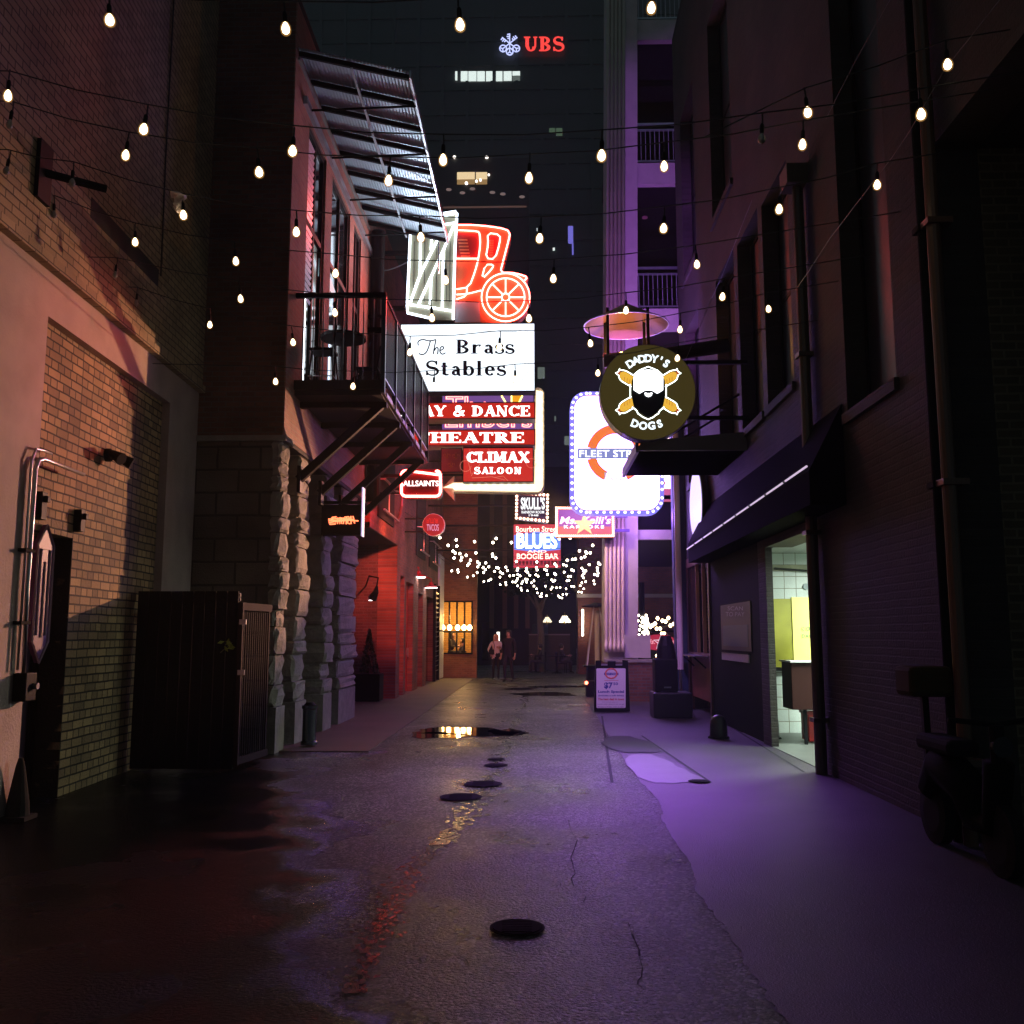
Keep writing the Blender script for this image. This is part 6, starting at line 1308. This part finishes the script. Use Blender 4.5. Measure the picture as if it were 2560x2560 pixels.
def chandelier(px, py, D, rpx, glow, lab):
    c = at(px, py, D); r = rpx * unit(D); t = thing('chandelier', lab, 'chandelier', c, group='chandeliers in the shopfront')
    b = MB()
    for k, (h, rr_) in enumerate(((0, 1), (.45, .7), (.9, .36))): b.tube([c + Vector((r * rr_ * math.cos(a), r * rr_ * math.sin(a), h * r)) for a in [i * .524 for i in range(12)]], .018, 5, close=True)
    b.tube([c + Vector((0, 0, -.1)), c + Vector((0, 0, 2.2 * r))], .02, 6); b.build('frame', mat('brass_frame', (.5, .35, .12), .35, .8), t)
    s0 = MB().lathe((0, 0, 0), [(.03, -.04), (.055, 0), (.02, .07)], 8).build('bulb', emis('chand' + str(glow), (1, .85, .6), glow)); me = s0.data; bpy.data.objects.remove(s0)
    for h, rr_, n in ((0, 1, 9), (.45, .7, 7), (.9, .36, 4)):
        for i in range(n): a = i * 6.283 / n; o = bpy.data.objects.new('bulb', me); COL.objects.link(o); o.parent = t; o.location = Vector((r * rr_ * math.cos(a), r * rr_ * math.sin(a), h * r + .06))
chandelier(1412, 1557, 50.0, 12, 7, 'bright tiered chandelier glowing behind the shopfront at the alley end'); chandelier(1368, 1557, 50.5, 9, 1.5, 'dimmer tiered chandelier left of the bright one')
def light_column(name, lab, D, pts, m, r, group=None):
    P = [at(x, y, D) for x, y in pts]; t = thing(name, lab, 'string light', P[0], group=group)
    MB().tube(P, .008, 4).build('wire', M_wire, t)
    s0 = MB().lathe((0, 0, 0), [(r * .4, r), (r, 0), (r * .3, -r)], 8).build('bulb', m); me = s0.data; bpy.data.objects.remove(s0)
    for p in P: o = bpy.data.objects.new('bulb', me); COL.objects.link(o); o.parent = t; o.location = p - root_org(t)
light_column('hanging_light_string', 'straight upright string of tiny white bulbs beside the slim tree', 39.5, [(1457 - .02 * k, 1526 + 4.1 * k) for k in range(16)], M_bulbfar, .045)
q = random.Random(12)
light_column('wrapped_lights', 'zigzag of white fairy lights wound round a patio post', 28.5, [(1597 + 22 * abs(math.sin(k * .9)) - (6 if k > 28 else 0) + q.uniform(-3, 3), 1538 + 1.75 * k + q.uniform(-2, 2)) for k in range(58)], M_bulbfar, .035)
light_column('wrapped_lights', 'slanting run of white fairy lights above the red oval sign', 28.7, [(1603 + k * 1.3 + q.uniform(-3, 3), 1540 + k * 1.5 + q.uniform(-3, 3)) for k in range(18)], M_bulbfar, .035)
light_column('patio_bulbs', 'loose cluster of large warm bulbs above the red oval sign', 29, [(1626, 1567), (1632, 1563), (1638, 1559), (1644, 1546), (1656, 1552), (1664, 1554), (1671, 1545), (1676, 1564), (1684, 1560), (1642, 1572), (1650, 1572), (1655, 1583), (1660, 1583)], emis('patio_warm', (1, .66, .34), 14), .055)
light_column('patio_bulbs', 'three low bulbs under the red oval sign', 29.5, [(1642, 1640), (1650, 1640), (1680, 1641)], emis('patio_warm', (1, .66, .34), 14), .05)
t = thing('patio_post', 'dark patio post with a cross rail behind the red oval sign', 'post', (at(1606, 1600, 28.6).x, 28.6, 0)); x = at(1606, 1600, 28.6).x
MB().tube([(x, 28.6, 0), (x, 28.6, 3.2)], .09, 8).build('post', M_black, t); MB().bar((x, 28.6, at(1606, 1578, 28.6).z), (5.4, 28.6, at(1606, 1578, 28.6).z), .05).build('rail', M_black, t)
# restaurant furniture and a red floor lamp in the dark
a = at(1322, 1588, 45); c = at(1425, 1588, 45); t = thing('terrace_wall', 'low pale-topped terrace wall behind the diners', 'wall', (a.x, 45, 0)); MB().box(a.x, c.x, 45, 45.2, 0, a.z).build('wall', mat('terrace_stone', (.09, .09, .06), .8), t); MB().box(a.x, c.x, 44.95, 45.2, a.z, a.z + .06).build('coping', mat('terrace_cap', (.3, .3, .26), .6), t)
c = ong(1476, 1742); c.y -= .2; t = thing('floor_lantern', 'dark ground box with a glowing red lamp near the column', 'lamp', (c.x, c.y, 0))
MB().box(c.x - .12, c.x + .2, c.y, c.y + .35, 0.005, .42).build('box', M_black, t, bevel=.03); rl_ = at(1466, 1707, c.y - .03); MB().lathe(rl_, [(.045, -.02), (.04, .03)], 12, 'y').build('red_lens', emis('red_lens', (1, .12, .06), 14), t)
def cafe_table(x, y, lab):
    t = thing('cafe_table', lab, 'table', (x, y, 0), group='dark cafe tables at the alley end'); MB().lathe((x, y, .72), [(.38, 0), (.38, .03)], 18).build('table_top', M_black, t); MB().lathe((x, y, 0), [(.24, 0), (.22, .03), (.035, .05), (.035, .72)], 10).build('pedestal', M_black, t)
cafe_table(at(1338, 1600, 42).x, 42, 'dark round cafe table left of the tree trunk at the alley end'); cafe_table(at(1392, 1600, 41).x, 41, 'dark round cafe table right of the tree trunk at the alley end')

# ============================================================ people
skin = mat('skin', (.55, .32, .22), .5)
def person(label, loc, h, face, joints, cloth, hair_col, hair='long', hair_m=None):
    """joints in metres for a 1.7 m figure, x to its left seen from the front, y forward, z up; one skinned body"""
    s = h / 1.7; t = thing('person', label, 'person', loc, face, local=True)
    J = joints; names = list(J); me = bpy.data.meshes.new('body'); E = [('pel', 'spine'), ('spine', 'chest'), ('chest', 'neck'), ('neck', 'jaw'), ('jaw', 'head'), ('head', 'crown')]
    for sd in 'LR': E += [('chest', 'sh' + sd), ('sh' + sd, 'el' + sd), ('el' + sd, 'wr' + sd), ('wr' + sd, 'ha' + sd), ('pel', 'hip' + sd), ('hip' + sd, 'kn' + sd), ('kn' + sd, 'an' + sd), ('an' + sd, 'to' + sd)]
    me.from_pydata([Vector(J[n][:3]) * s for n in names], [(names.index(a), names.index(b)) for a, b in E], [])
    o = bpy.data.objects.new('tmp', me); COL.objects.link(o); m = o.modifiers.new('s', 'SKIN'); m.use_smooth_shade = True
    rad = dict(pel=(.15, .11), spine=(.125, .095), chest=(.15, .10), neck=(.055, .055), jaw=(.06, .07), head=(.078, .092), crown=(.055, .065))
    for n in names:
        k = n[:-1] if n[-1] in 'LR' and n not in rad else n
        r = rad.get(n) or dict(sh=(.06, .06), el=(.042, .042), wr=(.028, .028), ha=(.035, .022), hip=(.09, .09), kn=(.06, .06), an=(.042, .042), to=(.035, .03))[k]
        sv = me.skin_vertices[0].data[names.index(n)]; sv.radius = (r[0] * s, r[1] * s); sv.use_root = (n == 'pel')
    m2 = o.modifiers.new('u', 'SUBSURF'); m2.levels = 2; m2.render_levels = 2
    bpy.context.view_layer.update(); ev = bpy.data.meshes.new_from_object(o.evaluated_get(bpy.context.evaluated_depsgraph_get())); bpy.data.objects.remove(o)
    # fingers, rooted in the palm, same mesh
    bm = bmesh.new(); bm.from_mesh(ev); f = MB()
    for sd in 'LR':
        hnd = Vector(J['ha' + sd][:3]) * s; wr = Vector(J['wr' + sd][:3]) * s; d = (hnd - wr).normalized(); u = d.cross(Vector((0, 1, 0))); u = u.normalized() if u.length > .1 else Vector((1, 0, 0)); v = u.cross(d)
        for k in range(4): L_ = (.062, .075, .07, .055)[k] * s; p = hnd + u * (k - 1.5) * .017 * s; f.tube([p - d * .02 * s, p + d * L_ * .5, p + d * L_ + v * .02 * s], [.009 * s, .0085 * s, .006 * s], 6)
        p = hnd - d * .03 * s + u * .03 * s; f.tube([p, p + u * .03 * s + d * .03 * s, p + u * .035 * s + d * .055 * s], [.011 * s, .0095 * s, .007 * s], 6)
    n0 = len(bm.verts); vs = [bm.verts.new(v) for v in f.v]
    for q_ in f.f:
        try: bm.faces.new([vs[i] for i in q_])
        except ValueError: pass
    bm.to_mesh(ev); bm.free(); ev.polygons.foreach_set('use_smooth', [True] * len(ev.polygons))
    for m_ in cloth: ev.materials.append(m_)                       # skin, top, trousers, shoes
    nk, pv = Vector(J['neck'][:3]) * s, Vector(J['pel'][:3]) * s; wl_ = {sd: Vector(J['wr' + sd][:3]) * s for sd in 'LR'}
    legs = [Vector(J[n + sd][:3]) * s for n in ('kn', 'an', 'to') for sd in 'LR']; feet = [Vector(J['to' + sd][:3]) * s for sd in 'LR'] + [Vector(J['an' + sd][:3]) * s for sd in 'LR']
    for p in ev.polygons:
        c = p.center
        if c.z > nk.z - .005 or min((c - w_).length for w_ in list(wl_.values()) + [Vector(J['ha' + sd][:3]) * s for sd in 'LR']) < .085 * s: i = 0
        elif min((c - f_).length for f_ in feet) < .10 * s and c.z < .13 * s + min(f_.z for f_ in feet): i = 3
        elif c.z < pv.z + .05 * s and min((c - w_).length for w_ in wl_.values()) > .2 * s: i = 2
        else: i = 1
        p.material_index = i
    b_ = bpy.data.objects.new('body', ev); COL.objects.link(b_); b_.parent = t
    hd = Vector(J['head'][:3]) * s; hm = mat(hair_m or 'hair' + label[:6], hair_col, .45)
    hb = MB(); pr = [(.02, .125), (.07, .105), (.095, .06), (.102, .0), (.098, -.04)] + ([(.10, -.1), (.11, -.18), (.09, -.27), (.03, -.31)] if hair == 'long' else [(.08, -.07)])
    hb.lathe(hd + Vector((0, -.022, .01)) * s, [(r * s, z * s) for r, z in pr], 16); hb.v = [v if (v - hd).y < .052 * s or v.z > hd.z + .07 * s else Vector((v.x, hd.y + .02 * s, v.z)) for v in hb.v]
    ob = hb.build('hair', hm, smooth=True); ob.parent = t
    fc = MB(); y = hd.y + .088 * s
    for sx in (-1, 1): fc.lathe(Vector((hd.x + sx * .032 * s, y - .004, hd.z + .0)), [(.002, -.006 * s), (.009 * s, 0), (.002, .006 * s)], 8)
    fc.add([(hd.x - .012 * s, y - .004, hd.z - .04 * s), (hd.x + .012 * s, y - .004, hd.z - .04 * s), (hd.x, y + .02 * s, hd.z - .035 * s), (hd.x, y, hd.z + .005 * s)], [(0, 1, 2), (0, 2, 3), (1, 3, 2), (0, 3, 1)])
    fc.box(hd.x - .022 * s, hd.x + .022 * s, y - .012, y - .002, hd.z - .068 * s, hd.z - .06 * s); ob = fc.build('face', mat('face_dark', (.12, .05, .04), .6)); ob.parent = t
    return t
stand = dict(pel=(0, 0, .93), spine=(0, .01, 1.12), chest=(0, .0, 1.32), neck=(0, 0, 1.44), jaw=(0, .025, 1.51), head=(0, .015, 1.575), crown=(0, 0, 1.66), hipL=(.09, 0, .87), hipR=(-.09, 0, .87), knL=(.10, .02, .48), knR=(-.09, .03, .48), anL=(.11, -.02, .08), anR=(-.09, 0, .08), toL=(.13, .13, .035), toR=(-.1, .15, .035), shL=(.17, 0, 1.37), shR=(-.17, 0, 1.37), elL=(.25, -.02, 1.1), elR=(-.25, -.02, 1.1), wrL=(.26, .06, .87), wrR=(-.26, .06, .87), haL=(.255, .09, .79), haR=(-.255, .09, .79))
wom = dict(stand, elL=(.30, -.05, 1.12), wrL=(.21, .07, .95), haL=(.16, .10, .90), elR=(-.24, .02, 1.12), wrR=(-.14, .16, 1.16), haR=(-.08, .17, 1.2))
g = ong(1240, 1699); CL = lambda a, b_, c_: [skin, a, b_, c_]
blk, drk = mat('cloth_black', (.012, .012, .014), .8), mat('cloth_dark', (.03, .028, .03), .8)
p = person('blonde woman in a white blouse and black trousers standing with a hand on her hip', (g.x, g.y, 0), 1.66, math.pi, {k: v for k, v in wom.items()}, CL(mat('blouse', (.72, .62, .58), .7), blk, blk), (.55, .32, .14), 'long')
t = thing('shoulder_bag', 'small black shoulder bag on the blonde woman in the white blouse', 'bag', (g.x - .2, g.y - .18, .95))
MB().box(g.x - .26, g.x - .06, g.y - .22, g.y - .12, .92, 1.1).build('bag_body', blk, t, bevel=.02); MB().tube([(g.x - .08, g.y - .13, 1.1), (g.x - .05, g.y - .14, 1.25), (g.x - .10, g.y - .08, 1.40), (g.x - .13, g.y + .06, 1.42), (g.x - .2, g.y + .1, 1.1), (g.x - .25, g.y - .12, 1.05)], .01, 5).build('strap', blk, t)
g = ong(1272, 1706); stride = dict(stand, knL=(.08, .14, .47), anL=(.09, .10, .08), toL=(.1, .24, .035), anR=(-.09, -.12, .09), knR=(-.09, -.02, .48), toR=(-.1, .02, .04))
person('man in dark clothes beside the blonde woman, almost lost in shadow', (g.x, g.y, 0), 1.8, math.pi * .85, stride, CL(blk, blk, blk), (.03, .02, .02), 'short')
sit = dict(stand, pel=(0, 0, .48), spine=(0, .02, .68), chest=(0, .02, .88), neck=(0, .03, 1.0), jaw=(0, .055, 1.07), head=(0, .045, 1.135), crown=(0, .03, 1.22), hipL=(.09, .02, .48), hipR=(-.09, .02, .48), knL=(.11, .44, .50), knR=(-.11, .44, .50), anL=(.11, .42, .08), anR=(-.11, .42, .08), toL=(.11, .56, .035), toR=(-.11, .56, .035), shL=(.17, .02, .93), shR=(-.17, .02, .93), elL=(.22, .12, .70), elR=(-.22, .12, .70), wrL=(.12, .34, .74), wrR=(-.12, .34, .74), haL=(.08, .41, .75), haR=(-.08, .41, .75))
def seat(x, y, rz, lab):
    t = thing('cafe_chair', lab, 'chair', (x, y, 0), rz, group='dark cafe chairs'); MB().box(-.2, .2, -.2, .22, .40, .44).build('seat', M_black, t); MB().box(-.2, .2, -.22, -.18, .44, .9).build('backrest', M_black, t)
    for a in (-.18, .18):
        for b_ in (-.18, .2): MB().box(a - .015, a + .015, b_ - .015, b_ + .015, 0, .40).build('leg', M_black, t)
for px, D_, fz, sc_h, lab in ((1128, 37.3, -1.9, 1.75, 'seated diner with long hair silhouetted in the orange window, left of two'), (1158, 37.4, 1.9, 1.7, 'seated diner in a cap leaning forward, silhouetted in the orange window, right of two'), (1352, 41.9, 1.6, 1.7, 'dark seated diner left of the tree trunk at the alley end'), (1402, 41.2, -1.4, 1.7, 'dark seated diner right of the tree trunk at the alley end')):
    x = at(px, 1600, D_).x; person(lab, (x, D_, (.45 if px < 1140 else .25) if D_ < 40 else 0), sc_h, fz, sit, CL(drk, drk, blk), (.02, .015, .012), 'long' if '128' in str(px) else 'short')
    seat(x, D_, fz, 'dark chair under the ' + ' '.join(lab.replace('seated ', '').split(',')[0].split()[:11]))
x = at(1143, 1600, 37.4).x; t = thing('dining_table', 'dark table between the two diners in the orange window', 'table', (x, 37.4, 0)); MB().box(x - .35, x + .35, 37.1, 37.7, .95, 1.0).build('table_top', M_black, t); MB().box(x - .05, x + .05, 37.35, 37.45, 0, .95).build('pedestal', M_black, t)

# ============================================================ lunch A-frame board
g = ong(1530, 1781); D = g.y; af = thing('sandwich_board', 'black sandwich board with white lunch poster in blue and red print', 'sign board', (g.x, D, 0))
tilt = .20
class Tilt:
    normal = Vector((0, -1, 0))
    def __call__(s, px, py):                                       # plane leaning back with height
        d = ray(px, py); n = Vector((0, 1.09, -tilt)); o = Vector((0, 0, EYE)); q0 = Vector((g.x, D, 0)); return o + d * ((q0 - o).dot(n) / d.dot(n))
S = Tilt(); S.normal = Vector((0, -1.09, tilt)).normalized()
fp = [(1486, 1780), (1489, 1651), (1503, 1651), (1503, 1664), (1519, 1664), (1519, 1653), (1539, 1653), (1539, 1664), (1556, 1664), (1556, 1650), (1570, 1651), (1575, 1778)]
MB().prism([S(*p) for p in fp], (0, .04, 0)).build('front_frame', M_blackm, af)
bk_ = [S(*p) for p in ((1489, 1660), (1570, 1660))]; b = MB(); a, c = bk_; b.prism([a + Vector((0, .05, 0)), c + Vector((0, .05, 0)), (c.x + .03, D + .52, .0), (a.x - .03, D + .52, .0)], (0, .035, 0)); b.build('rear_frame', mat('board_edge', (.35, .32, .33), .5), af)
MB().prism([S(*p) + S.normal * .004 for p in rrect(1491, 1671, 1564, 1770, 3)], S.normal * .003).build('poster', mat('poster_white', (.72, .66, .72), .55), af)
blu, rdi, gri = mat('print_blue', (.05, .05, .30), .6), mat('print_red', (.55, .05, .08), .6), mat('print_grey', (.20, .17, .28), .6)
P = lambda n, m_: MB().prism([S(*p) + S.normal * .008 for p in n], S.normal * .001)
rg = [(1528 + 14 * math.cos(R(a)), 1684 + 12 * math.sin(R(a))) for a in range(0, 361, 12)]; tubes('roundel', [rg], S, .018, mat('print_coral', (.75, .16, .13), .6), af, lift=.004)
P([(1510, 1682), (1546, 1682), (1546, 1688), (1510, 1688)], 0).build('roundel_bar', blu, af)
kw = dict(S=S, parent=af, lift=.010)
def pr(txt, x0, y0, x1, y1, m_, bold=.02): place(sans(txt, bold), x0, y0, x1, y1, S, 'printing', m_, af, lift=.010)
pr('FLEET STREET', 1512, 1683, 1544, 1687, mat('print_pale', (.7, .65, .7), .6), .0); pr('PUB', 1522, 1693, 1534, 1697, gri, 0)
pr('$7', 1510, 1706, 1532, 1723, blu, .04); pr('50', 1533, 1706, 1545, 1713, blu, .03); pr('Lunch Special', 1495, 1726, 1560, 1734, blu, .04); pr('(includes a soft drink)', 1496, 1737, 1559, 1742, blu, .03)
pr('The best deal in town', 1495, 1745, 1560, 1751, rdi, .03); pr('Pub and bar open for', 1506, 1754, 1546, 1757, gri, 0); pr('lunch with dine in or to go', 1494, 1759, 1560, 1763, gri, 0); pr('Monday to Friday, 11am to 3pm', 1494, 1766, 1559, 1769, gri, .02)
b = MB(); [b.prism([S(*p) + S.normal * .008 for p in ((1511, 1701), (1546, 1701), (1546, 1702), (1511, 1702))], S.normal * .001)]; b.build('rule', rdi, af)

# ============================================================ added thin haze: lifts the blacks and puts a glow around lamps
hm = bpy.data.materials.new('added_haze'); hm.use_nodes = True; n, l = nt(hm); n.remove(n['Principled BSDF'])
pv = n.new('ShaderNodeVolumePrincipled'); pv.inputs['Color'].default_value = (.86, .92, .95, 1); pv.inputs['Density'].default_value = .0013; pv.inputs['Anisotropy'].default_value = .35
l.new(pv.outputs[0], n['Material Output'].inputs['Volume'])
MB().box(-150, 150, -25, 240, -1.0, 122).build('haze', hm, kind='stuff')
